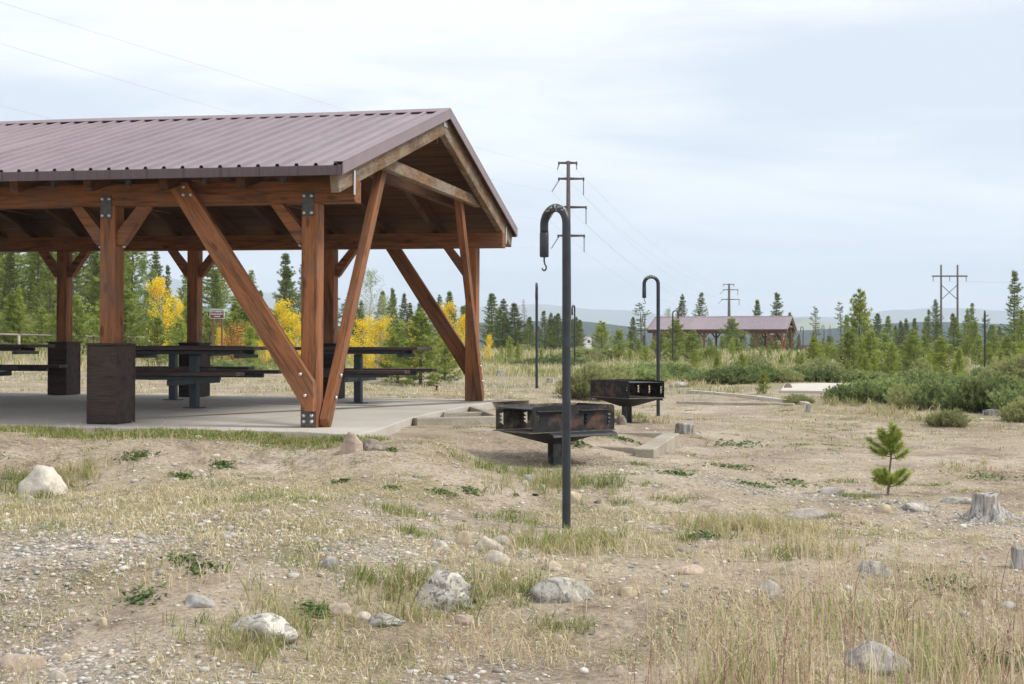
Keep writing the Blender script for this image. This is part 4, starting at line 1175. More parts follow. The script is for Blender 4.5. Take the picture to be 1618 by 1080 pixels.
def shrub(seed, w=2., d=1.4, h=.8, n=420, tlen=.09, tw=.022, nn=10, spiky=.8):
    rng = np.random.default_rng(seed); segs = []; C = []; D = []; RC = []
    for k in range(n):
        a = rng.uniform(0, 6.28); r = math.sqrt(rng.uniform(0, 1)); lump = .6 + .75 * float(vn(math.cos(a) * r * w * 1.6 + 9, math.sin(a) * r * d * 1.6 + seed, seed))
        top = h * lump * math.sqrt(max(0, 1 - .85 * r * r)); x = math.cos(a) * r * w / 2; y = math.sin(a) * r * d / 2
        tone = rng.uniform(0, .55); z1 = top * rng.uniform(.6, 1.08)
        dx, dy = x * .28 + rng.normal(0, .06), y * .28 + rng.normal(0, .06)
        p0 = np.array([x * .72, y * .72, max(0, z1 - .45)]); p1 = np.array([x + dx, y + dy, z1])
        if k % 3 == 0: segs.append((p0, p1, .008, .004))
        for q in np.linspace(.35, 1, 5):
            C.append(p0 + (p1 - p0) * q + rng.normal(0, .025, 3)); D.append(unit((p1 - p0 + np.array([0, 0, spiky * .25]))[None])[0]); RC.append(tone + .35 * q + rng.uniform(0, .15))
    V, Q, rn = tri_tufts(np.array(C), np.array(D), nn, tlen, tw, .55, rng, np.array(RC))
    return limbs_me('stem', segs, 3), mesh_np('foliage', V, Q, rn)
def sapling_mesh():
    rng = np.random.default_rng(9); segs = []; C = []; Dd = []; RC = []
    P = [(0, 0, 0), (.012, 0, .12), (.018, 0, .25), (.03, 0, .36), (.028, 0, .50), (.035, 0, .62)]
    for i in range(5): segs.append((P[i], P[i + 1], .011 - .0018 * i, .0095 - .0018 * i))
    def twig(p0, a, L, rise, n=7):
        p = np.array(p0, float); d = unit(np.array([[math.cos(a), math.sin(a) * .8, rise]]))[0]
        for j in range(n):
            q = p + d * L / n; d = unit((d + np.array([0, 0, .10]) + rng.normal(0, .05, 3))[None])[0]
            segs.append((p, q, .005, .004)); p = q
            if j > 0: C.append(p.copy()); Dd.append(d.copy()); RC.append(rng.uniform(.2, .9))
    for a, L, r, z in ((.2, .17, .25, .10), (3.0, .15, .3, .11), (1.6, .12, .3, .12), (4.6, .13, .3, .12), (5.6, .15, .35, .15), (2.2, .12, .4, .15), (3.6, .16, .2, .13),
                       (.1, .17, .12, .34), (3.2, .15, .1, .36), (.5, .16, .45, .38), (2.6, .17, .45, .40), (4.4, .12, .5, .41), (1.4, .12, .5, .42), (3.5, .12, .7, .44), (5.9, .13, .7, .45), (5.2, .11, .6, .47), (2.9, .10, .9, .49), (0, .10, .9, .51)):
        twig((.022, 0, z), a, L * rng.uniform(.75, 1.12), r + rng.uniform(-.12, .2))
    for _ in range(14):
        z = rng.choice([rng.uniform(.09, .17), rng.uniform(.34, .52), rng.uniform(.34, .52)]); twig((.022, 0, z), rng.uniform(0, 6.28), rng.uniform(.06, .14), rng.uniform(.1, .9))
    for q in np.linspace(.42, .63, 7): C.append(np.array([.03, 0, q])); Dd.append(np.array([0, 0, 1.])); RC.append(.6)
    V, Q, rn = tri_tufts(np.array(C), np.array(Dd), 60, .058, .0042, .70, rng, np.array(RC))
    return limbs_me('trunk', segs, 6), mesh_np('crown', V, Q, rn)
# ---------------------------------------------------------------- tree prototypes (meshes are shared by the copies)
PROTO = {}
for i in range(3):
    PROTO['tall%d' % i] = (pine(100 + i, 10, 2.3, .08, .38, 6, .24, .045, 8, .60, .80, .30, .26, .9, .38), 10, PINE_D, BARK)
    PROTO['cone%d' % i] = (pine(120 + i, 8, 2.1 + .25 * i, .03, .36, 6, .23, .055, 8, .55, .80 + .12 * i, .18, .26, 1.0, .12), 8, PINE_D, BARK)
    PROTO['young%d' % i] = (pine(140 + i, 3, 1.3, .02, .20, 6, .155, .026, 11, .58, .95, .55, .16, 1.0, .30), 3, PINE_B, BARK)
for i in range(2):
    PROTO['scrag%d' % i] = (pine(160 + i, 9, 1.5, .40, .42, 4, .24, .045, 9, .6, .5, .25, .28, .6, .35), 9, PINE_D, BARK)
PROTO['dead'] = (pine(170, 9, .9, .12, .34, 5, .20, .016, 3, .5, .7, .15, .26, .9, .2, 3), 9, DEADL, DBARK)
PROTO['sapling'] = (sapling_mesh(), .62, PINE_B, BARK)
PROTO['agreen'] = (broadleaf(200, 7, 1.1, .10, 40, .10, 42), 7, AGRN, PBARK)
PROTO['pale'] = (broadleaf(201, 7, 1.2, .12, 38, .08, 24, 1.1), 7, PALE, PBARK)
PROTO['yellow0'] = (broadleaf(202, 4.5, .95, .10, 32, .085, 30), 4.5, YEL, PBARK)
PROTO['yellow1'] = (broadleaf(203, 3, .85, .05, 34, .07, 26, 1.0, 4), 3, YEL, PBARK)
PROTO['orange'] = (broadleaf(204, 2, .8, .03, 30, .06, 26, .9, 5), 2, ORA, BARK)
PROTO['jun0'] = (shrub(300, 1.15, .9, .50, 380, .085, .020, 10), .5, JUNI, BARK)
PROTO['jun1'] = (shrub(301, 1.05, .9, .58, 360, .085, .020, 10), .58, JUNI, BARK)
PROTO['jun2'] = (shrub(302, 1.3, 1.0, .44, 400, .085, .020, 10), .44, JUNI, BARK)
PROTO['will0'] = (shrub(310, 1.0, 1.0, .75, 320, .10, .014, 9, 2.5), .75, WILL, BARK)
PROTO['will1'] = (shrub(311, 1.2, 1.1, .62, 340, .10, .014, 9, 2.5), .62, WILL, BARK)
def plant(kind, u, vtop, Y, label, ws=1.0, mat=None, group=None, cat=None, X=None, h=None, name=None):
    (mt, mc), h0, lm, bm_ = PROTO[kind]
    if X is None: X = (u - CX) / F * Y
    z = g1(X, Y)
    if h is None: h = CZ + (HZ - vtop) / F * Y - z
    s = h / h0
    shrubby = kind[:3] in ('jun', 'wil')
    nm = name or ('pine_tree' if kind[:4] in ('tall', 'cone', 'youn', 'scra', 'sapl') else 'dead_tree' if kind == 'dead' else 'juniper_shrub' if kind[:3] == 'jun' else 'willow_bush' if kind[:3] == 'wil' else 'aspen_tree')
    ct = cat or ('shrub' if shrubby else 'tree')
    r = thing(nm, label, ct, (X, Y, z - .03), (0, 0, random.uniform(0, 6.28)), group or {'pine_tree': 'pines round the picnic area', 'dead_tree': 'dead grey trees', 'juniper_shrub': 'low juniper shrubs', 'willow_bush': 'pale green bushes', 'aspen_tree': 'aspens among the pines'}[nm])
    r.scale = (s * ws, s * ws, s)
    a = link('stem' if shrubby else 'trunk', mt, r, bm_)
    b = link('foliage' if shrubby else 'crown', mc, r, lm)
    if mat is not None:
        b.material_slots[0].link = 'OBJECT'; b.material_slots[0].material = mat
    return r
D_, M_, B_ = PINE_D, PINE_M, PINE_B
TREES = [
 # left, behind the shelter
 ('tall0', -30, 372, 62, M_, 1.0, 'tall pine cut by the left edge behind the shelter'),
 ('tall1', 12, 392, 60, D_, 1.1, 'tall dark pine at the left edge, its top hidden by the shelter beam'),
 ('tall2', 48, 385, 64, M_, 1.2, 'tall olive pine left of the leftmost rear post'),
 ('tall0', 80, 375, 58, M_, 1.2, 'tall broad pine just behind the leftmost rear post'),
 ('cone1', 30, 452, 50, B_, .9, 'bright rounded young pine low at the left edge'),
 ('young0', 100, 468, 47, M_, 1.0, 'green young pine at the left, behind the rail fence'),
 ('tall1', 148, 398, 60, D_, .95, 'dark tall pine right of the leftmost rear post'),
 ('tall2', 203, 404, 62, D_, .8, 'dark slim pine showing just right of the boxed front post'),
 ('cone0', 182, 470, 48, M_, 1.0, 'dense green pine behind the boxed front post'),
 ('agreen', 229, 410, 50, None, .85, 'slender green aspen with white trunk left of the yellow one'),
 ('tall0', 263, 418, 70, D_, .7, 'dark pine rising above the tall yellow aspen'),
 ('scrag0', 285, 452, 66, D_, .9, 'small dark tufted pine right of the tall yellow aspen'),
 ('yellow0', 256, 442, 46, None, 1.15, 'tall bright yellow aspen, leftmost of the yellow trees'),
 ('yellow0', 281, 478, 47, None, .8, 'orange-tipped yellow aspen tucked behind the tall yellow one'),
 ('young1', 248, 497, 40, M_, 1.1, 'low bushy pine in front of the tall yellow aspen'),
 ('young2', 285, 500, 42, M_, 1.0, 'low green pine just left of the second rear post'),
 ('tall1', 345, 425, 60, D_, 1.1, 'dark pine behind the brown notice board'),
 ('tall2', 375, 470, 55, M_, 1.0, 'green pine under the long diagonal brace'),
 ('cone2', 402, 475, 50, M_, .9, 'mid-green pine between the notice board and the yellow bushes'),
 ('cone0', 412, 458, 64, D_, .8, 'dark round pine left of the tall open-crowned pine'),
 ('tall0', 455, 399, 55, D_, 1.15, 'tall open-crowned pine left of the corner post'),
 ('tall1', 484, 440, 58, D_, .8, 'dark pine hidden mostly by the corner post'),
 ('orange', 374, 512, 42, None, 1.3, 'rust and yellow bush right below the brown notice board'),
 ('yellow1', 350, 516, 43, None, .9, 'low yellow bush left of the rust and yellow bush'),
 ('yellow1', 448, 474, 43, None, 1.25, 'yellow aspen left of the corner post'),
 ('yellow1', 470, 495, 41, None, 1.1, 'bright yellow aspen partly behind the corner post'),
 ('yellow1', 418, 516, 42, None, .9, 'low yellow bush under the long diagonal brace'),
 ('young0', 396, 512, 40, B_, 1.0, 'small green pine right of the rust and yellow bush'),
 # between the props
 ('tall2', 562, 458, 60, D_, .8, 'dark pine behind the leaning prop'),
 ('pale', 583, 427, 52, None, 1.0, 'tall pale green aspen with airy crown right of the leaning prop'),
 ('pale', 606, 468, 50, None, .9, 'shorter pale green aspen right of the tall airy one'),
 ('tall0', 619, 454, 60, D_, .8, 'dark pine with a flat top right of the pale aspens'),
 ('cone1', 648, 478, 66, D_, .9, 'grey-green pine behind the big bushy pine'),
 ('cone2', 668, 480, 70, D_, .8, 'dark pine left of the far diagonal brace'),
 ('tall1', 695, 464, 70, D_, .8, 'dark pine right of the far diagonal brace'),
 ('cone0', 713, 476, 75, D_, .7, 'pointed dark pine between the far diagonal brace and the last post'),
 ('cone1', 733, 482, 78, D_, .7, 'pointed dark pine just left of the last post'),
 ('yellow1', 574, 500, 38, None, 1.3, 'yellow bush beside the leaning prop'),
 ('yellow1', 600, 500, 37, None, 1.5, 'brightest yellow bush, above the end of the table'),
 ('yellow1', 655, 507, 37, None, .8, 'small yellow aspen poking from the big bushy pine'),
 ('yellow0', 708, 480, 44, None, 1.0, 'yellow aspen right of the big bushy pine'),
 ('yellow0', 732, 498, 43, None, .8, 'yellow-green aspen left of the last post'),
 ('yellow1', 772, 528, 60, None, .8, 'little yellow bush right of the last post'),
 ('young1', 664, 487, 33, M_, 1.35, 'big bushy pine behind the right-hand table'),
 ('young2', 628, 505, 34, M_, 1.2, 'bushy pine left shoulder of the big bushy pine'),
 ('young0', 703, 515, 35, M_, 1.3, 'bushy pine right shoulder of the big bushy pine'),
 # centre row
 ('cone0', 778, 463, 98, D_, 1.26, 'tall dark pine right of the last shelter post'),
 ('cone1', 794, 472, 95, D_, 1.19, 'pointed dark pine, second right of the last shelter post'),
 ('cone2', 815, 478, 95, D_, 1.54, 'wide dark pine with a thin leader, third right of the last shelter post'),
 ('dead', 830, 471, 96, None, 1.0, 'bare grey dead tree left of the thin edge-on pole'),
 ('cone0', 838, 500, 92, D_, 1.40, 'low dark pine behind the thin edge-on pole'),
 ('tall0', 861, 490, 100, D_, 1.26, 'dark pine with pale trunks right of the thin edge-on pole'),
 ('tall1', 870, 493, 101, D_, 1.12, 'slim dark pine between the thin pole and the foreground pole'),
 ('cone2', 883, 494, 97, D_, 1.26, 'dark pine just left of the foreground pole'),
 ('cone1', 911, 500, 98, D_, 1.12, 'dark pine just right of the foreground pole'),
 ('young0', 806, 530, 62, B_, .9, 'small bright pine in the meadow left of the thin edge-on pole'),
 ('young1', 818, 540, 58, B_, .8, 'smaller bright pine in the meadow beside the thin edge-on pole'),
 ('young2', 951, 507, 76, B_, 1.25, 'bright dense pine right of the foreground pole'),
 ('young0', 978, 518, 66, B_, 1.2, 'bright pine bush right of the bright dense pine'),
 ('cone0', 999, 500, 82, D_, 1.0, 'dark pine left of the second hooked pole'),
 ('scrag1', 1014, 478, 88, D_, 1.6, 'open crooked pine whose top sits by the second hooked pole'),
 ('young1', 1020, 545, 60, B_, 1.1, 'small bright pine below the second hooked pole'),
 # round the distant shelter
 ('cone1', 1077, 465, 135, D_, .8, 'narrow dark pine above the left end of the distant roof'),
 ('tall2', 1104, 462, 136, D_, 1.1, 'grey-green leaning-crowned pine above the distant roof, left of the far tower'),
 ('pale', 1057, 488, 140, None, .9, 'pale yellowish tree top over the left end of the distant roof'),
 ('cone2', 1198, 473, 138, D_, .9, 'dark pine above the distant roof, right of the far tower'),
 ('tall0', 1226, 462, 136, D_, 1.2, 'tall open pine above the right end of the distant roof'),
 ('cone0', 1249, 493, 140, D_, .8, 'small dark pine top at the right gable of the distant roof'),
 ('young0', 1067, 502, 66, M_, 1.15, 'bushy green pine in front of the left half of the distant shelter'),
 ('young2', 1094, 520, 62, M_, 1.2, 'lower bushy pine right beside the bushy one before the distant shelter'),
 ('young1', 1043, 522, 64, M_, 1.0, 'small green pine between the second hooked pole and the bushy pines'),
 ('young0', 1155, 501, 100, M_, 1.3, 'dense pine standing in front of the middle of the distant shelter'),
 ('young2', 1227, 538, 92, M_, 1.3, 'low pine hiding the foot of the distant shelter near its right end'),
 ('young1', 1285, 530, 56, B_, 1.3, 'bright pine with visible trunk right of the distant shelter'),
 ('young2', 1206, 582, 27.5, B_, 1.0, 'small bright pine in front of the low juniper hedge'),
 # right side
 ('scrag1', 1290, 484, 100, D_, 1.0, 'wispy pine with bare leaning top right of the distant shelter'),
 ('dead', 1312, 512, 98, None, 1.2, 'grey dead tree between the two wispy pines'),
 ('scrag0', 1329, 476, 98, D_, .9, 'wispy pine with a bare spike left of the large bright pine'),
 ('young2', 1358, 458, 60, B_, .80, 'large bright pine with a bushy base, biggest right of the distant shelter'),
 ('young0', 1376, 520, 55, B_, 1.3, 'bushy pine at the right foot of the large bright pine'),
 ('cone2', 1402, 498, 84, M_, 1.2, 'mid-green pine right of the large bright pine'),
 ('cone1', 1424, 506, 86, D_, 1.0, 'dark pine left of the H-frame pole'),
 ('cone0', 1446, 502, 90, D_, 1.0, 'pointed dark pine, second left of the H-frame pole'),
 ('tall0', 1466, 488, 88, D_, .8, 'reddish-tinted pine directly left of the H-frame pole'),
 ('tall1', 1480, 472, 92, D_, 1.0, 'tall thin pine right under the left leg of the H-frame'),
 ('cone2', 1508, 494, 74, D_, 1.1, 'dense dark pine under the right leg of the H-frame'),
 ('tall2', 1535, 478, 78, M_, 1.0, 'lumpy green pine right of the H-frame pole'),
 ('cone1', 1540, 506, 72, B_, 1.1, 'lower green pine in front of the lumpy one'),
 ('scrag0', 1558, 496, 76, D_, 1.2, 'dark tufted pine top above the straight black pole'),
 ('cone0', 1570, 512, 72, B_, 1.1, 'green pine right of the straight black pole'),
 ('tall0', 1603, 427, 72, D_, 1.0, 'tallest right-hand pine with layered branches at the edge of the picture'),
 ('cone2', 1614, 488, 58, B_, 1.0, 'green pine in the right edge below the tall layered pine'),
 ('tall1', 1640, 455, 66, D_, 1.1, 'dark pine mostly outside the right edge'),
 ('young1', 1487, 529, 41, B_, 1.15, 'bright yellow-green bushy pine behind the right-hand junipers'),
 ('young2', 1516, 548, 40, B_, .8, 'small bright pine right of the yellow-green bushy pine'),
 ('young0', 1582, 552, 44, B_, .9, 'small sparse bright pine right of the straight black pole'),
 ('young1', 1612, 538, 46, B_, 1.0, 'small bright pine at the right edge'),
 ('young0', 1440, 526, 56, M_, 1.3, 'young green pine between the large bright pine and the yellow-green one'),
 ('young2', 1408, 540, 54, M_, 1.3, 'young green pine near the dry grass, right of the large bright pine'),
]
for k, u, v, Y, mt, ws, lb in TREES: plant(k, u, v, Y, lb, ws, mt)
o = plant('sapling', 1402, 668, at(1400, 783).y, 'little bright green pine sapling alone on the bare dirt', 1.12)
o.rotation_euler = (0, 0, 0)
# fill the background rows
def fill(n, u0, u1, y0, y1, h0, h1, kinds, mats, label, group, seed):
    r = random.Random(seed)
    for i in range(n):
        u = u0 + (u1 - u0) * (i + r.uniform(.1, .9)) / n; Y = r.uniform(y0, y1)
        plant(r.choice(kinds), u, 0, Y, label, r.uniform(.85, 1.25), r.choice(mats), group, h=r.uniform(h0, h1))
fill(12, -120, 215, 56, 78, 5.5, 7.4, ['tall0', 'tall1', 'tall2', 'cone0'], [M_, D_, M_], 'tall pine crowding the left background behind the shelter beam', 'tall pines crowding the left background', 21)
fill(22, -330, 540, 66, 92, 3.8, 5.2, ['cone0', 'cone1', 'cone2', 'tall1', 'tall2'], [D_, D_, M_], 'dark pine filling the dense stand behind the shelter', 'pines filling the stand behind the shelter', 1)
fill(22, -200, 560, 44, 56, 1.3, 2.4, ['young0', 'young1', 'young2'], [M_, M_, B_], 'low young pine at the foot of the stand behind the shelter', 'young pines at the foot of the stand', 2)
fill(9, 545, 745, 70, 95, 2.6, 3.6, ['cone0', 'cone1', 'cone2'], [D_, D_, M_], 'dark pine filling the row seen through the open gable bay', 'pines filling the row behind the gable bay', 3)
fill(12, 770, 925, 100, 125, 2.0, 2.9, ['cone0', 'cone1', 'cone2'], [D_], 'dark pine filling the far row between last post and foreground pole', 'pines in the far centre row', 4)
fill(9, 985, 1150, 125, 160, 1.6, 2.6, ['cone0', 'cone1', 'cone2'], [D_, M_], 'dark pine seen beneath and beside the distant roof', 'pines behind the distant shelter', 5)
fill(12, 1110, 1330, 138, 175, 1.6, 3.0, ['cone0', 'cone1', 'tall1'], [D_, M_], 'dark pine seen behind the posts of the distant shelter', 'pines behind the distant shelter posts', 6)
fill(18, 1330, 1760, 88, 125, 2.6, 3.6, ['cone0', 'cone1', 'cone2', 'tall2'], [D_, M_, M_], 'mid-height pine filling the right-hand background row', 'pines filling the right-hand row', 7)
fill(26, 1290, 1700, 50, 80, .8, 1.8, ['young0', 'young1', 'young2'], [M_, M_, B_], 'young pine thicket plant below the right-hand pines', 'young pines on the right', 8)
fill(26, 990, 1330, 46, 95, .5, 1.1, ['young0', 'young1', 'young2', 'will0'], [M_, B_], 'knee-high green plant in the scrub before the distant shelter', 'small plants before the distant shelter', 9)
fill(16, 1080, 1640, 34, 52, .35, .8, ['will0', 'will1', 'young0', 'young2', 'jun1'], [None], 'small green bush scattered behind the low juniper hedge', 'small bushes behind the hedge', 12)
fill(10, 780, 1000, 58, 84, .35, .7, ['will0', 'will1', 'young1'], [None], 'small pale bush dotted in the centre meadow', 'small bushes in the centre meadow', 10)
# junipers and bushes: (kind, u, vbase, vtop, wscale, label)
SHR = [
 ('jun0', 1112, 607, 579, 1.1, 'juniper at the left end of the low hedge'), ('jun1', 1150, 609, 577, 1.1, 'bright-topped juniper second from the left in the low hedge'),
 ('jun2', 1185, 606, 577, 1.1, 'dark juniper left of the small bright pine in the hedge'), ('jun0', 1228, 600, 576, 1.1, 'juniper behind the small bright pine'),
 ('jun1', 1262, 602, 574, 1.1, 'juniper above the round brown boulder'), ('jun2', 1300, 604, 578, 1.1, 'juniper behind the middle of the concrete patch'),
 ('jun0', 1338, 605, 580, 1.1, 'juniper behind the right half of the concrete patch'), ('jun1', 1370, 606, 582, .95, 'juniper at the right end of the low hedge'),
 ('jun2', 1385, 632, 597, 1.0, 'juniper at the left end of the large right-hand mass'), ('jun0', 1424, 640, 594, 1.0, 'juniper second from the left in the large right-hand mass'),
 ('jun1', 1466, 643, 592, 1.0, 'tall juniper in the middle of the large right-hand mass'), ('jun2', 1506, 650, 596, 1.0, 'juniper below the small bright pine on the right'),
 ('jun0', 1548, 652, 598, 1.0, 'juniper in front of the straight black pole'), ('jun1', 1590, 648, 597, 1.0, 'juniper next to the right edge, above the flat pale stump'),
 ('jun2', 1632, 655, 600, 1.0, 'juniper cut by the right edge'), ('jun2', 1345, 636, 610, .7, 'small juniper sprig at the right end of the concrete patch'),
 ('jun0', 1450, 612, 586, 1.3, 'juniper in the row behind the large right-hand mass, left'), ('jun1', 1522, 614, 588, 1.3, 'juniper in the row behind the large right-hand mass, right'),
 ('jun2', 1400, 588, 572, 1.6, 'dark flat juniper near the white rock'), ('jun0', 1345, 586, 570, 1.6, 'flat juniper under the large bright pine'),
 ('jun1', 1000, 601, 577, 1.0, 'dark juniper above the farther grill, left'), ('jun2', 1026, 604, 580, 1.0, 'dark juniper above the farther grill, right'),
 ('jun0', 1066, 602, 576, 1.1, 'dark juniper right of the second hooked pole'), ('jun1', 1048, 590, 572, 1.2, 'small dark juniper behind the second hooked pole'),
 ('will0', 925, 632, 583, 1.35, 'feathery pale green bush behind the farther grill'), ('will1', 950, 625, 578, 1.2, 'second feathery bush behind the farther grill, taller right part'),
 ('will0', 970, 607, 572, 1.1, 'pale bush above the farther grill rim'), ('jun2', 868, 582, 558, 1.6, 'grey-green round bush between the thin pole and the foreground pole'),
 ('jun0', 938, 572, 552, 1.6, 'dark bush in the meadow right of the foreground pole'), ('will1', 1497, 676, 648, .75, 'grey-green bushy weed on the dirt before the right-hand junipers'),
 ('will0', 1612, 668, 618, .8, 'tall green weed clump at the right edge'), ('will1', 1440, 648, 612, .9, 'bright green sprig in front of the right-hand junipers'),
 ('will0', 30, 545, 500, 2.0, 'pale bush at the far left behind the fence'), ('will1', 225, 540, 505, 2.0, 'pale green bush right of the boxed front post'),
 ('jun0', 355, 590, 565, 1.4, 'dark green spreading bush behind the rear tables'), ('will1', 1262, 640, 624, .6, 'grey grassy weed in front of the concrete patch'),
]
for i, (k, u, vb, vt, ws, lb) in enumerate(SHR):
    p = at(u, vb + 0); hh = (vb - vt) / F * p.y
    ws2 = ws * (.9 if k[:3] == 'will' else 1)
    h0 = PROTO[k][1]
    r = plant(k, u, 0, p.y + .2, lb, ws2 * h0 / hh if k[:3] == 'jun' else ws2, None, None, h=hh, X=p.x, name='weed_clump' if 'weed' in lb else None)if False else None
    r = plant(k, u, 0, p.y + (1.1 if i < 8 else .25), lb, 1.0, None, 'weed clumps' if 'weed' in lb else None, h=hh, X=p.x * (1 + (1.1 if i < 8 else .25) / p.y), name=None)
    w = ws * (p.y / 26.0) ** .5 * (random.uniform(.72, 1.0) if k[:3] == 'jun' else .65)
    r.scale = (w, w, hh / h0 * random.uniform(.8, 1.12)); r.rotation_euler[2] = random.uniform(0, 6.28)

# ================================================================= GRASS, LITTER, PEBBLES
def blades(P, H, W, lean, rnd, rng, droop=.35):
    n = len(P); a = rng.uniform(0, 6.283, n); d = np.stack([np.cos(a), np.sin(a), np.zeros(n)], 1)
    w = np.stack([-np.sin(a + rng.normal(0, .8, n)), np.cos(a + rng.normal(0, .8, n)), np.zeros(n)], 1) * (W[:, None] * .5)
    up = np.array([0, 0, 1.0])
    L = lean[:, None]
    mid = P + up * (H * .55)[:, None] + d * (H[:, None] * L * .35)
    tip = P + up * (H * (1 - droop * lean))[:, None] + d * (H[:, None] * L)
    V = np.stack([P - w, P + w, mid - w * .8, mid + w * .8, tip], 1).reshape(-1, 3)
    o = np.arange(n)[:, None] * 5
    Q = np.concatenate([o + np.array([0, 1, 2]), o + np.array([1, 3, 2]), o + np.array([2, 3, 4])], 0)
    return V, Q, np.repeat(rnd, 5)
def cat_me(name, parts, smooth_=False):
    Vs, Qs, Rs = [], [], []; o = 0
    for V, Q, r in parts: Vs.append(V); Qs.append(Q + o); Rs.append(r); o += len(V)
    return mesh_np(name, np.concatenate(Vs), np.concatenate(Qs), np.concatenate(Rs), smooth_)
def clear_of(x, y, pad=.0):
    ok = np.ones(len(x), bool)
    for rx, ry, rr in ROCK_XY:
        if rr > .06: ok &= (x - rx) ** 2 + ((y - ry) / .7) ** 2 > (rr * .95 + pad) ** 2
    la, lb = pav_inv(x, y)
    ed = np.array(edge[:-5] )
    on = (la < 1.15 - .1 * np.clip(lb, 0, 7)) & (la > -12.1) & (lb > -.60) & (lb < 7.25)
    q0 = min(p.x for p in pc) - .1; q1 = max(p.x for p in pc); r0 = min(p.y for p in pc); r1 = max(p.y for p in pc)
    on = on | ((x > q0) & (x < q1) & (y > r0) & (y < r1))
    return ok & ~on
def region(n, y0, y1, rng, k=.42, m_=1.2, xr=None):
    y = np.sqrt(rng.uniform(y0 ** 2, y1 ** 2, n)); lim = k * y + m_
    x = rng.uniform(-1, 1, n) * lim
    return x, y
def tufts(x, y, nb, r, h0, h1, w, tone, rng, lean=.5, tonevar=.10):
    n = len(x); X = np.repeat(x, nb) + rng.normal(0, r, n * nb); Y = np.repeat(y, nb) + rng.normal(0, r, n * nb)
    hs = np.repeat(rng.uniform(h0, h1, n), nb) * rng.uniform(.45, 1.1, n * nb)
    P = np.stack([X, Y, gz(X, Y) - .005], 1)
    rn = np.clip(np.repeat(tone, nb) + rng.normal(0, tonevar, n * nb), 0, 1)
    return blades(P, hs, w * rng.uniform(.6, 1.3, n * nb), np.abs(rng.normal(lean, .28, n * nb)), rn, rng)
rng = np.random.default_rng(5)
parts = []
def add_zone(n, y0, y1, nb, r, h0, h1, w, dens, thr=1.0, tone_fn=None, k=.42, m_=1.2, lean=.5):
    x, y = region(n, y0, y1, rng, k, m_)
    p = dens(x, y); ok = (rng.uniform(0, 1, n) < p * thr) & clear_of(x, y)
    x, y = x[ok], y[ok]
    tone = tone_fn(x, y) if tone_fn else rng.uniform(.35, .85, len(x))
    parts.append(tufts(x, y, nb, r, h0, h1, w, tone, rng, lean)); return len(x)
def tone_near(x, y):
    g = vn(x * 1.7, y * 1.7, 77) + rng.normal(0, .12, len(x)); return np.where(g > .80, rng.uniform(0, .22, len(x)), rng.uniform(.32, .9, len(x)))
def tone_far(x, y):
    g = fbm(x * .25, y * .25, 61, 3) + rng.normal(0, .12, len(x)); return np.where(g > .50, rng.uniform(.05, .30, len(x)), rng.uniform(.4, .85, len(x)))
add_zone(24000, 4.8, 12.5, 13, .04, .03, .075, .0040, straw_d, .58, tone_near, lean=.95)
add_zone(9000, 4.8, 10.5, 7, .06, .07, .15, .0033, straw_d, .13, tone_near, lean=.7)
add_zone(26000, 12.5, 26, 7, .05, .035, .075, .007, straw_d, .38, tone_near, .40, 1.5)
add_zone(9000, 26, 40, 7, .10, .04, .13, .012, straw_d, .55, tone_far, .40, 2, .5)
add_zone(17000, 38, 60, 8, .11, .12, .36, .015, straw_d, .72, tone_far, .40, 2, .35)
add_zone(16000, 60, 130, 8, .25, .28, .55, .035, straw_d, .9, tone_far, .40, 3, .3)
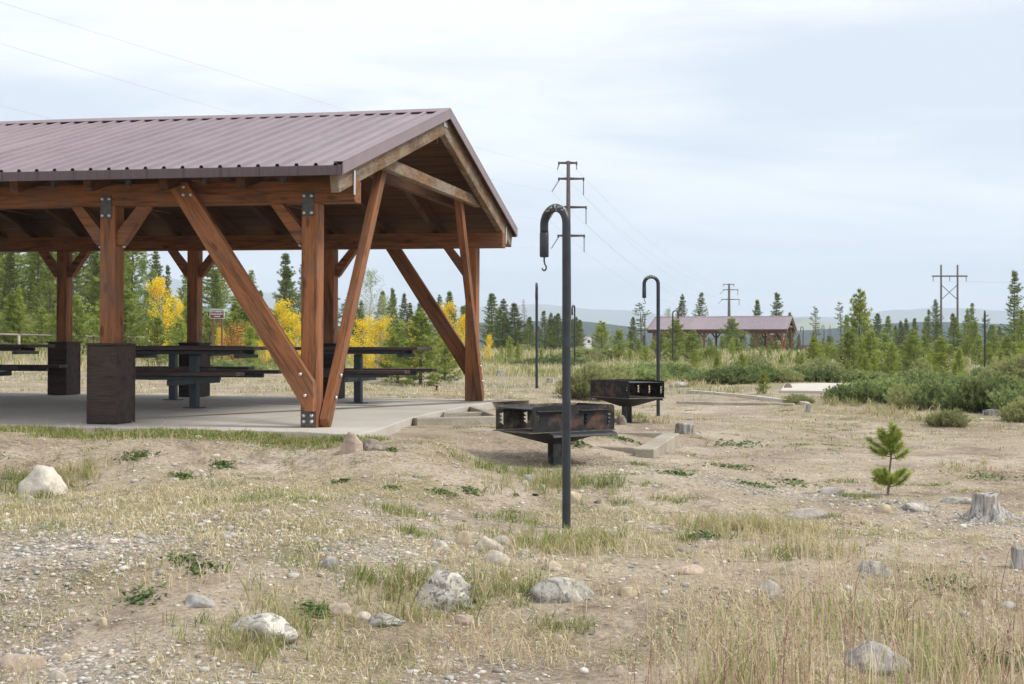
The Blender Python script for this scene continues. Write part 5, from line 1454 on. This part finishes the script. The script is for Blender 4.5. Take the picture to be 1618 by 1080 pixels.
# green strip at the pad, scattered green tufts
n = 5200; la = rng.uniform(-6.5, 1.0, n); lb = -1.06 + rng.normal(0, .25, n) ; lb = np.minimum(lb, -.66)
XY = B0 + la[:, None] * EA + lb[:, None] * EB; pr = fbm(XY[:, 0] * 2.5, XY[:, 1] * 2.5, 91, 3); ok = pr > .46
parts.append(tufts(XY[ok, 0], XY[ok, 1], 10, .03, .03, .09, .0055, rng.uniform(.0, .42, ok.sum()), rng, .6))
CL = [(790, 742, .35, 45, .12, .12), (830, 752, .3, 50, .15, .22), (870, 764, .28, 50, .14, .3), (915, 768, .28, 70, .19, .2), (955, 768, .12, 30, .18, .05), (850, 775, .3, 60, .2, .3), (760, 738, .3, 40, .1, .08),
      (985, 797, .08, 26, .09, .05), (1045, 792, .14, 34, .07, .12), (1078, 793, .14, 34, .07, .2), (900, 855, .34, 170, .17, .32), (860, 870, .3, 110, .15, .35), (935, 862, .25, 90, .15, .4),
      (640, 812, .16, 60, .11, .2), (658, 845, .14, 50, .09, .12), (798, 822, .15, 50, .1, .12), (750, 842, .14, 30, .1, .4), (500, 838, .14, 40, .07, .3), (480, 885, .16, 50, .09, .35), (430, 672, .1, 8, .2, .4),
      (600, 925, .22, 60, .12, .18), (640, 930, .2, 60, .18, .25), (690, 960, .25, 90, .20, .22), (840, 940, .12, 90, .12, .22), (800, 930, .2, 60, .12, .4), (430, 1010, .3, 120, .2, .3), (380, 1010, .2, 60, .14, .35),
      (40, 760, .12, 50, .16, .12), (100, 770, .25, 110, .2, .36), (60, 790, .12, 30, .12, .08), (20, 775, .2, 60, .14, .15), (130, 740, .2, 50, .16, .4), (1330, 762, .12, 30, .07, .12), (1360, 786, .1, 60, .07, .1), (1305, 817, .08, 40, .07, .2),
      (1130, 832, .25, 100, .16, .4), (1180, 838, .3, 130, .18, .42), (1230, 845, .3, 130, .18, .45), (1100, 852, .15, 40, .09, .1), (1290, 870, .3, 90, .15, .4), (1240, 880, .2, 50, .1, .12), (1530, 740, .3, 40, .12, .35),
      (740, 670, .09, 40, .12, .05), (500, 690, .2, 40, .1, .1), (540, 700, .12, 30, .12, .1), (455, 690, .25, 40, .12, .35), (400, 668, .2, 14, .26, .45), (470, 700, .2, 30, .2, .42), (1000, 660, .25, 60, .18, .2), (1030, 668, .2, 40, .16, .4),
      (1410, 655, .5, 60, .3, .45), (1460, 665, .4, 50, .26, .4), (1340, 640, .4, 60, .26, .3), (1100, 612, .35, 50, .3, .5), (1085, 602, .3, 40, .35, .5), (1060, 606, .3, 40, .2, .75), (870, 990, .1, 30, .08, .15), (905, 998, .12, 30, .09, .15), (1010, 735, .08, 30, .07, .08), (1085, 745, .1, 26, .05, .1), (1310, 600, .3, 20, .1, .3)]
for (u, v, rr, n, h, tone) in CL:
    n = int(n * .62); p = at(u, v); x = p.x + rng.normal(0, rr * .68, n); y = p.y + rng.normal(0, rr * .62, n); ok = clear_of(x, y)
    parts.append(tufts(x[ok], y[ok], 9, .022, h * .6, h, .0045 * max(1, p.y / 13), np.clip(tone + rng.normal(0, .12, ok.sum()), 0, 1), rng, .6, .13))
tag(link('dry_grass', cat_me('dry_grass', parts), None, GRASS), 'short straw-coloured and green grass growing over the whole ground', 'grass', kind='stuff')
# straw litter
n = 190000; x, y = region(n, 4.8, 14.5, rng, .42, 1.0); ok = (rng.uniform(0, 1, n) < .16 + .8 * straw_d(x, y)) & clear_of(x, y); x, y = x[ok], y[ok]; n = len(x)
a = rng.uniform(0, 6.283, n); L = rng.uniform(.012, .055, n) * np.clip(y / 8, .9, 1.5); z = gz(x, y) + .004
d = np.stack([np.cos(a) * L, np.sin(a) * L, rng.uniform(0, .35, n) * L], 1); w = np.stack([-np.sin(a), np.cos(a), np.zeros(n)], 1) * .0021 * np.clip(y / 8, .9, 1.6)[:, None]
P = np.stack([x, y, z], 1); V = np.stack([P - w, P + w, P + d + w * .4, P + d - w * .4], 1).reshape(-1, 3)
rn = np.clip(rng.uniform(.3, .95, n), 0, 1)
tag(link('straw_litter', mesh_np('straw_litter', V, np.arange(4 * n).reshape(-1, 4), np.repeat(rn, 4)), None, GRASS), 'dead straw and grass litter lying flat on the dirt', 'litter', kind='stuff')
# pebbles
bm = bmesh.new(); bmesh.ops.create_icosphere(bm, subdivisions=1, radius=1); IV = np.array([v.co[:] for v in bm.verts]); IF = np.array([[v.index for v in f.verts] for f in bm.faces])
bmesh.ops.subdivide_edges(bm, edges=bm.edges, cuts=1, use_grid_fill=True); bm.free()
def pebbles(n, y0, y1, s0, s1, dens, rng):
    x, y = region(n, y0, y1, rng, .42, 1.0); ok = (rng.uniform(0, 1, n) < dens(x, y)) & clear_of(x, y); x, y = x[ok], y[ok]; n = len(x)
    s = s0 + (s1 - s0) * rng.uniform(0, 1, n) ** 3.2; a = rng.uniform(0, 6.283, n)
    sx, sy, sz = s * rng.uniform(.8, 1.5, n), s * rng.uniform(.7, 1.1, n), s * rng.uniform(.35, .7, n)
    v = IV[None] * (1 + rng.normal(0, .12, (n, len(IV), 1)))
    X = v[..., 0] * sx[:, None]; Y = v[..., 1] * sy[:, None]; Z = v[..., 2] * sz[:, None]
    c, s_ = np.cos(a)[:, None], np.sin(a)[:, None]
    V = np.stack([X * c - Y * s_ + x[:, None], X * s_ + Y * c + y[:, None], Z + (gz(x, y) + sz * .25)[:, None]], -1).reshape(-1, 3)
    Q = (IF[None] + (np.arange(n) * len(IV))[:, None, None]).reshape(-1, 3)
    return V, Q, np.repeat(rng.uniform(0, 1, n), len(IV))
gd = lambda x, y: .11 + 1.0 * gravel_d(x, y)
me = cat_me('gravel', [pebbles(60000, 4.8, 11, .004, .018, gd, rng), pebbles(6000, 4.8, 13, .010, .034, gd, rng), pebbles(18000, 10, 20, .007, .020, gd, rng), pebbles(2500, 18, 34, .015, .04, gd, rng)], True)
tag(link('gravel', me, None, PEB), 'loose pebbles and gravel strewn over the dirt', 'gravel', kind='stuff')
# tall reddish grass, front right
parts2 = []
def stalks(n, u0, u1, v0, v1, h0, h1, tone0, tone1, w=.0042, seed=True, clump=.5):
    uu = rng.uniform(u0, u1, n); vv = v0 + (v1 - v0) * rng.uniform(0, 1, n) ** .8
    Y = (CZ + .70) * F / (vv - HZ); X = (uu - CX) / F * Y
    m_ = fbm(X * 1.8, Y * 1.8, 131, 3) + rng.normal(0, .06, n) - .22 * smooth(u0 + 190, u0, uu) - .16 * smooth(v0 + 90, v0, vv) - .16 * smooth(u1 - 110, u1, uu); ok = (m_ > clump) & clear_of(X, Y, -.05); X, Y = X[ok], Y[ok]; n = len(X)
    H = rng.uniform(h0, h1, n); P = np.stack([X, Y, gz(X, Y) - .01], 1); tone = rng.uniform(tone0, tone1, n)
    st = rng.bit_generator.state
    a = blades(P, H, w * rng.uniform(.6, 1.2, n), np.abs(rng.normal(.34, .30, n)), tone, rng, .22); parts2.append(a)
    if seed:
        tip = a[0].reshape(-1, 5, 3)[:, 4]; mid = a[0].reshape(-1, 5, 3)[:, 2]; dr = unit(tip - mid)
        k = rng.uniform(0, 1, n) < .55
        c = np.repeat(tip[k], 9, 0) - np.repeat(dr[k], 9, 0) * rng.uniform(0, .085, (k.sum() * 9, 1))
        V, Q, r = tri_tufts(c, unit(np.repeat(dr[k], 9, 0)), 2, .016, .0042, .55, rng, np.repeat(np.clip(tone[k] - .02, .5, 1), 9)); parts2.append((V, Q, r))
stalks(2900, 985, 1680, 955, 1140, .16, .46, .30, 1.0, .0042, True, .43)
stalks(2600, 985, 1680, 940, 1140, .04, .13, .30, .95, .0036, False, .40)
stalks(1300, 1020, 1580, 985, 1120, .10, .34, .0, .2, .0055, False, .50)
stalks(750, 1080, 1560, 880, 1000, .12, .24, .28, .7, .0036, True, .50)
stalks(1000, 900, 1300, 850, 1000, .10, .20, .30, .75, .0036, True, .46)
stalks(1500, -60, 420, 760, 1000, .08, .17, .40, .75, .0036, True, .48)
stalks(1400, 400, 900, 880, 1060, .08, .18, .40, .8, .0036, True, .48)
stalks(900, -60, 60, 980, 1100, .08, .22, .2, .7, .0045, True, .4)
tag(link('tall_grass', cat_me('tall_grass', parts2), None, TALLG), 'tall dry straw and reddish grass stalks with seed heads in the right foreground', 'tall grass', kind='stuff')
# low cushions of green and dark litter on the slope
rr_ = np.random.default_rng(77); cx_, cy_ = region(520, 10.5, 27, rr_, .38, .5); ok = (cx_ > -4.5) & (rr_.uniform(0, 1, 520) < .25 + 1.1 * (fbm(cx_ * .7, cy_ * .7, 301, 3) - .3)); cx_, cy_ = cx_[ok], cy_[ok]
k_ = 12; r_ = np.repeat(rr_.uniform(.05, .20, len(cx_)), k_); x = np.repeat(cx_, k_) + rr_.normal(0, 1, len(r_)) * r_ * 1.4; y = np.repeat(cy_, k_) + rr_.normal(0, 1, len(r_)) * r_ * .8
tn = np.repeat(rr_.choice([.04, .10, .2, .3, .42, .99, .97], len(cx_)), k_); ok = clear_of(x, y)
cush = tufts(x[ok], y[ok], 9, .03, .018, .045, .008, tn[ok], rr_, 1.1, .05)
tag(link('low_ground_cover', cat_me('low_ground_cover', [cush]), None, GRASS), 'low green and dark brown ground cover in small patches on the slope', 'ground cover', kind='stuff')
# broad-leaved weeds
pw = []
WD = [(90, 775, .16, 60, .05), (560, 640, .0, 0, 0), (375, 675, .12, 40, .02), (730, 648, .2, 120, .03), (715, 950, .12, 70, .045), (500, 968, .08, 70, .025), (505, 690, .12, 40, .06), (545, 697, .1, 60, .05), (985, 695, .2, 60, .03), (905, 702, .12, 80, .04),
      (745, 778, .08, 40, .02), (618, 714, .06, 30, .02), (540, 762, .06, 40, .02), (620, 772, .06, 40, .02), (290, 755, .1, 60, .018), (350, 738, .1, 60, .018), (215, 720, .12, 60, .02), (700, 780, .1, 50, .018), (1070, 750, .12, 80, .02), (1150, 738, .2, 70, .02), (1195, 768, .15, 60, .015),
      (1110, 850, .1, 50, .03), (1250, 765, .2, 50, .015), (1165, 705, .3, 60, .02), (290, 888, .1, 50, .015), (320, 900, .1, 50, .015), (220, 945, .1, 40, .015), (1590, 1050, .15, 100, .05), (1500, 925, .2, 60, .02), (760, 862, .08, 30, .02), (1560, 755, .3, 60, .03)]
for (u, v, rr, n, h) in WD:
    if n == 0: continue
    p = at(u, v); n *= 2; x = p.x + rng.normal(0, rr * .6, n); y = p.y + rng.normal(0, rr * .6, n)
    C = np.stack([x, y, gz(x, y) + rng.uniform(.003, max(h, .01), n)], 1); s = .022 * rng.uniform(.6, 1.3, (n, 1)) * max(1, p.y / 12)
    nrm = unit(np.stack([rng.normal(0, .5, n), rng.normal(0, .5, n), np.ones(n)], 1)); a = unit(np.cross(nrm, rng.normal(size=(n, 3)))); b = np.cross(nrm, a)
    V = np.stack([C - a * s, C + b * s * .45, C + a * s, C - b * s * .45], 1).reshape(-1, 3); pw.append((V, np.arange(4 * n).reshape(-1, 4), np.repeat(rng.uniform(0, .8, n), 4)))
WEED = leaf_mat('weed_leaves', [(0, (.06, .11, .03)), (.6, (.14, .21, .06)), (1, (.26, .30, .10))], .25, 0)
tag(link('ground_weeds', cat_me('ground_weeds', pw), None, WEED), 'small green broad-leaved weeds hugging the dirt', 'weeds', kind='stuff')
# charcoal bits below the near grill
for i, (u, v, s, lb) in enumerate(((815, 785, .028, 'charred lump on the dirt left of the near grill foot'), (846, 786, .03, 'charred stick pieces at the foot of the near grill'), (945, 797, .035, 'brown clod on the dirt right of the foreground pole'))):
    p = at(u, v); o = link('charcoal_piece', rock_me(s * 2.2, s * 1.4, s * .6, 60 + i, 1, 3), None, CHAR if i < 2 else BARK); o.location = (p.x, p.y, p.z + .005); tag(o, lb, 'charcoal', None)

# ================================================================= FENCE, SIGN, BUILDINGS
fn = thing('rail_fence', 'low weathered rail fence in the grass behind the shelter', 'fence')
FP = [(-40, 527, 46), (30, 528.5, 46.5), (95, 530, 47), (165, 532, 47.5), (235, 533, 48), (300, 534, 48.5), (345, 535, 49)]
pts = [px(*q) for q in FP]
for i, p in enumerate(pts):
    g = g1(p.x, p.y); link('fence_post', tube_me('fence_post', [(p.x, p.y, g - .1), (p.x, p.y, p.z - .02)], .045, 8), fn, GREYW)
for a, b in zip(pts, pts[1:]):
    link('fence_rail', tube_me('fence_rail', [a, b], .032, 8), fn, GREYW)
SY = 41.0; c = px(343, 496, SY); g = g1(c.x, c.y); q = SY / F
sg = thing('notice_board', 'small brown sign with three lines of white lettering on two posts behind the shelter', 'sign', (c.x, c.y, g))
w, h = 23 * q, 14 * q; zc = c.z - g
link('frame', box_me('frame', w, .02, h, .002), sg, WHITE, T(Vector((0, 0, zc))))
bd = link('board', box_me('board', w - .03, .022, h - .03, .002), sg, SIGNB, T(Vector((0, -.004, zc))))
for x in (-.13, .13): link('sign_post', box_me('sign_post', .05, .05, zc + h * .4, .004), sg, CABIN, T(Vector((x, .04, (zc + h * .4) / 2 - .05))))
for k, tx in enumerate(('DID YOU REMEMBER TO', 'PURCHASE AND DISPLAY', 'YOUR PASS?')):
    cu = bpy.data.curves.new('lettering', 'FONT'); cu.body = tx; cu.size = .052; cu.align_x = 'CENTER'; cu.align_y = 'CENTER'; cu.extrude = .001; cu.offset = .0012
    to = bpy.data.objects.new('lettering', cu); COL.objects.link(to)
    bpy.context.view_layer.update()
    me = bpy.data.meshes.new_from_object(to); bpy.data.objects.remove(to)
    W_ = max(v.co.x for v in me.vertices) - min(v.co.x for v in me.vertices); tw = (w - .06) * (1 if k < 2 else .5)
    for v in me.vertices: v.co.x *= tw / W_
    l = link('lettering', me, bd, WHITE); l.matrix_local = ml(bd).inverted() @ T(Vector((0, -.019, zc + (1 - k) * h * .27))) @ R(math.pi / 2, 'X')
# kiosk behind the sign
c = px(326, 500, 52); g = g1(c.x, c.y); ks = thing('information_kiosk', 'small red-brown kiosk with pale green roof behind the brown sign', 'kiosk', (c.x, c.y, g))
hz = c.z - g
link('kiosk_panel', box_me('kiosk_panel', .85, .12, .5, .01), ks, CABIN, T(Vector((0, 0, hz - .1))))
prism('kiosk_roof', [(-.75, hz + .18), (.75, hz + .18), (.70, hz + .30), (-.70, hz + .30)], .7, T(Vector((0, 0, 0))), GREENR, ks)
for x in (-.38, .38): link('kiosk_post', box_me('kiosk_post', .08, .08, hz + .18, .004), ks, CABIN, T(Vector((x, .1, (hz + .18) / 2))))
# cabin behind the far shelter
def cabin(u, veave, vridge, Y, w, d, label, name='cabin'):
    X = (u - CX) / F * Y; g = g1(X, Y); he = CZ + (HZ - veave) / F * Y - g; hr = CZ + (HZ - vridge) / F * Y - g
    r = thing(name, label, 'building', (X, Y, g))
    prism('wall', [(-w / 2, -.3), (w / 2, -.3), (w / 2, he), (0, hr - .1), (-w / 2, he)], d, T(Vector((0, 0, 0))), CABIN, r)
    for s in (-1, 1): timber('roof', (s * (w / 2 + .35), 0, he - .05), (0, 0, hr + .06), d + .8, .12, CABROOF, r, up=(0, 0, 1))
    link('door', box_me('door', .9, .05, 2.0, .01), r, DUMPW, T(Vector((-w * .22, -d / 2 - .01, .9))))
    link('window', box_me('window', .8, .05, .6, .01), r, WHITE, T(Vector((w * .22, -d / 2 - .01, 1.5))))
    return r
cabin(1217, 542, 529, 150, 2.9, 4, 'little brown gabled restroom cabin seen through the right end of the distant shelter')
for (u, v0, v1, w, Y, lb) in ((1277, 545, 562, 2.0, 140, 'low maroon enclosure wall right of the distant shelter'), (1325, 544, 566, 2.6, 130, 'low maroon enclosure wall left of the large bright pine')):
    X = (u - CX) / F * Y; g = g1(X, Y); zt = CZ + (HZ - v0) / F * Y; H = zt - g
    r = thing('enclosure', lb, 'enclosure', (X, Y, g)); 
    for k, (dx, dy, sx, sy) in enumerate(((0, -.8, w, .1), (0, .8, w, .1), (-w / 2, 0, .1, 1.5), (w / 2, 0, .1, 1.5))): link('wall', box_me('wall', sx, sy, H + .2, .01), r, DUMPW, T(Vector((dx, dy, H / 2 - .1))))
    link('gate', box_me('gate', w * .4, .06, H * .8, .01), r, CABROOF, T(Vector((0, -.88, H / 2))))
X = (927 - CX) / F * 260; g = g1(X, 260); r = thing('white_building', 'tiny white building far behind the bright dense pine', 'building', (X, 260, g)); zt = CZ + (HZ - 531) / F * 260 - g
link('wall', box_me('wall', 1.5, 4, zt, .02), r, WHITE, T(Vector((0, 0, zt / 2)))); link('roof', box_me('roof', 1.8, 4.3, .15, .02), r, CABROOF, T(Vector((0, 0, zt + .076))))
link('window', box_me('window', .5, .05, .5, .01), r, STEEL, T(Vector((.3, -2.03, zt * .6))))
# ================================================================= MOUNTAINS
def hill_mat(name, stops, sc):
    m = M(name); v = m.coord('Object', (1, 1, 1)); n1 = m.noise(v, sc, 8, .7); n2 = m.noise(v, sc * 9, 6, .8)
    c = m.ramp(n1, stops); m.col(m.mix(1.0, c, m.ramp(n2, [(.3, .6), (.7, 1.15)]), 'MULTIPLY')).rough(1, .05); return m.m
H1 = hill_mat('forest_hill', [(.35, (.015, .03, .022)), (.6, (.03, .055, .035)), (.75, (.09, .11, .06))], .006)
H2 = hill_mat('mountain_slope', [(.35, (.06, .09, .05)), (.55, (.13, .15, .09)), (.7, (.28, .26, .18))], .0016)
H3 = hill_mat('meadow_hill', [(.4, (.10, .13, .06)), (.6, (.28, .30, .15))], .01)  # pale green slope with its sunlight put into the colour
def ridge(name, pts, Y, depth, mat, rough_, seed, base=-31, nx_=420, nr=28):
    us = np.array([p[0] for p in pts], float); vs = np.array([p[1] for p in pts], float)
    U = np.linspace(us[0], us[-1], nx_); Vv = np.interp(U, us, vs)
    k = np.ones(9) / 9; Vv = np.convolve(np.pad(Vv, 4, 'edge'), k, 'valid')
    X = (U - CX) / F * Y; Z = CZ + (HZ - Vv) / F * Y
    G = []; 
    for j in range(nr):
        t = j / (nr - 1) * 2 - 1
        pr = np.cos(t * math.pi / 2) ** 1.3 if abs(t) < 1 else 0
        yy = Y + t * depth + 0 * X
        nz = (fbm(X / (Y * .05) + 3, (yy) / (Y * .05), seed, 5) - .5) * rough_ * (Z - base) * (1 if j != nr // 2 else .6)
        gul = 1 + .25 * (fbm(X / (Y * .03), yy / (Y * .09), seed + 9, 3) - .5) * (1 - pr)
        G.append(np.stack([X, yy, base + (Z - base) * pr * gul + nz * pr], -1))
    G = np.stack(G, 0); i_ = np.arange(nr * nx_).reshape(nr, nx_)
    Q = np.stack([i_[:-1, :-1], i_[:-1, 1:], i_[1:, 1:], i_[1:, :-1]], -1).reshape(-1, 4)
    o = link(name, mesh_np(name, G.reshape(-1, 3), Q, None, True), None, mat); o['kind'] = 'structure'; return o
ridge('near_hills', [(-600, 515), (0, 515), (500, 515), (700, 512), (900, 507), (940, 510), (1000, 517), (1060, 522), (1150, 524), (1240, 524), (1300, 520), (1370, 512), (1420, 509), (1500, 510), (1618, 513), (2200, 508)], 1350, 380, H1, .10, 5, -22, 900)
ridge('sunlit_hills', [(1120, 540), (1200, 520), (1245, 504), (1270, 502), (1300, 509), (1345, 518), (1420, 535)], 3300, 500, H3, .08, 6, -31, 200)
ridge('mountains', [(-900, 470), (-300, 440), (0, 455), (120, 462), (200, 448), (255, 437), (285, 441), (320, 456), (370, 464), (420, 460), (470, 464), (540, 476), (620, 481), (700, 486), (800, 484), (850, 480), (890, 483), (930, 488), (960, 489), (1000, 490), (1040, 496), (1120, 502), (1200, 504), (1270, 500), (1340, 502), (1375, 496), (1400, 488), (1430, 489), (1470, 485), (1520, 486), (1580, 491), (1640, 488), (2000, 475), (2600, 480)], 6300, 1100, H2, .09, 7, -31, 900)

# ================================================================= HAZE, SKY, SUN, CAMERA
def haze_box(x0, x1, y0, y1, z0, z1, dens):
    me = box_me('haze', x1 - x0, y1 - y0, z1 - z0, 0)
    o = link('haze', me, None); o.location = ((x0 + x1) / 2, (y0 + y1) / 2, (z0 + z1) / 2); o['kind'] = 'stuff'; o['label'] = 'thin pale haze in the air over the valley'; o['category'] = 'haze'
    m = bpy.data.materials.new('haze_air'); m.use_nodes = True; t = m.node_tree; t.nodes.clear()
    ou = t.nodes.new('ShaderNodeOutputMaterial'); v = t.nodes.new('ShaderNodeVolumePrincipled'); v.inputs['Color'].default_value = (.74, .85, 1.0, 1); v.inputs['Density'].default_value = dens; v.inputs['Anisotropy'].default_value = .0
    t.links.new(v.outputs[0], ou.inputs['Volume']); me.materials.append(m)
HAZE = 2.7e-4
haze_box(-9500, 9500, -700, 8200, -36, 460, HAZE)
W = bpy.data.worlds.new('World'); scene.world = W; W.use_nodes = True; t = W.node_tree; t.nodes.clear()
SUN_EL, SUN_AZ = math.radians(50), math.radians(100)      # azimuth measured clockwise from +Y (view direction)
def wn(ty, **k):
    q = t.nodes.new(ty)
    for a, b in k.items(): setattr(q, a, b)
    return q
out = wn('ShaderNodeOutputWorld'); bg = wn('ShaderNodeBackground'); sky = wn('ShaderNodeTexSky'); sky.sky_type = 'NISHITA'; sky.sun_disc = False
sky.sun_elevation = SUN_EL; sky.sun_rotation = SUN_AZ; sky.altitude = 2500; sky.dust_density = 2.0
tc = wn('ShaderNodeTexCoord'); sp = wn('ShaderNodeSeparateXYZ'); t.links.new(tc.outputs['Generated'], sp.inputs[0])
# clouds on a flat layer: direction / (z + k)
zz = wn('ShaderNodeMath', operation='ADD'); zz.inputs[1].default_value = .16; mxz = wn('ShaderNodeMath', operation='MAXIMUM'); mxz.inputs[1].default_value = 0
t.links.new(sp.outputs[2], mxz.inputs[0]); t.links.new(mxz.outputs[0], zz.inputs[0])
dv = [wn('ShaderNodeMath', operation='DIVIDE') for _ in range(2)]
for i in range(2): t.links.new(sp.outputs[i], dv[i].inputs[0]); t.links.new(zz.outputs[0], dv[i].inputs[1])
cb = wn('ShaderNodeCombineXYZ'); t.links.new(dv[0].outputs[0], cb.inputs[0]); t.links.new(dv[1].outputs[0], cb.inputs[1])
mp = wn('ShaderNodeMapping'); mp.inputs['Scale'].default_value = (.55, .9, 1); mp.inputs['Location'].default_value = (1.3, .35, 0); t.links.new(cb.outputs[0], mp.inputs[0])
nz = wn('ShaderNodeTexNoise'); nz.inputs['Scale'].default_value = 1.25; nz.inputs['Detail'].default_value = 7; nz.inputs['Roughness'].default_value = .57; nz.inputs['Distortion'].default_value = .35; t.links.new(mp.outputs[0], nz.inputs[0])
rp = wn('ShaderNodeValToRGB'); e = rp.color_ramp.elements; e[0].position = .40; e[0].color = (5.2, 5.5, 5.95, 1); e[1].position = .58; e[1].color = (7.9, 7.98, 8.15, 1)
t.links.new(nz.outputs[0], rp.inputs[0])
cm = wn('ShaderNodeMix', data_type='RGBA'); cm.inputs[0].default_value = .88; t.links.new(sky.outputs[0], cm.inputs[6]); t.links.new(rp.outputs[0], cm.inputs[7])
t.links.new(cm.outputs[2], bg.inputs[0]); bg.inputs[1].default_value = .10; t.links.new(bg.outputs[0], out.inputs[0])
sl = bpy.data.lights.new('sun', 'SUN'); sl.energy = 2.2; sl.angle = math.radians(16); sl.color = (1, .95, .87)
so = bpy.data.objects.new('sun', sl); COL.objects.link(so)
dirv = Vector((math.sin(SUN_AZ) * math.cos(SUN_EL), math.cos(SUN_AZ) * math.cos(SUN_EL), math.sin(SUN_EL)))
so.rotation_euler = dirv.to_track_quat('Z', 'Y').to_euler(); so.location = (0, 0, 30)
cam = bpy.data.cameras.new('camera'); cam.sensor_width = 36; cam.lens = F / 1618 * 36; cam.shift_y = 3 / 1618; cam.clip_end = 30000; cam.clip_start = .05
co = bpy.data.objects.new('camera', cam); COL.objects.link(co); co.location = (0, 0, CZ); co.rotation_euler = (math.pi / 2, 0, 0); scene.camera = co
scene.view_settings.view_transform = 'Standard'; scene.view_settings.look = 'None'; scene.view_settings.exposure = .74; scene.view_settings.gamma = 1
scene.cycles.max_bounces = 6; scene.cycles.transparent_max_bounces = 4; scene.cycles.volume_bounces = 1
scene.cycles.use_denoising = True; scene.cycles.sample_clamp_indirect = 4
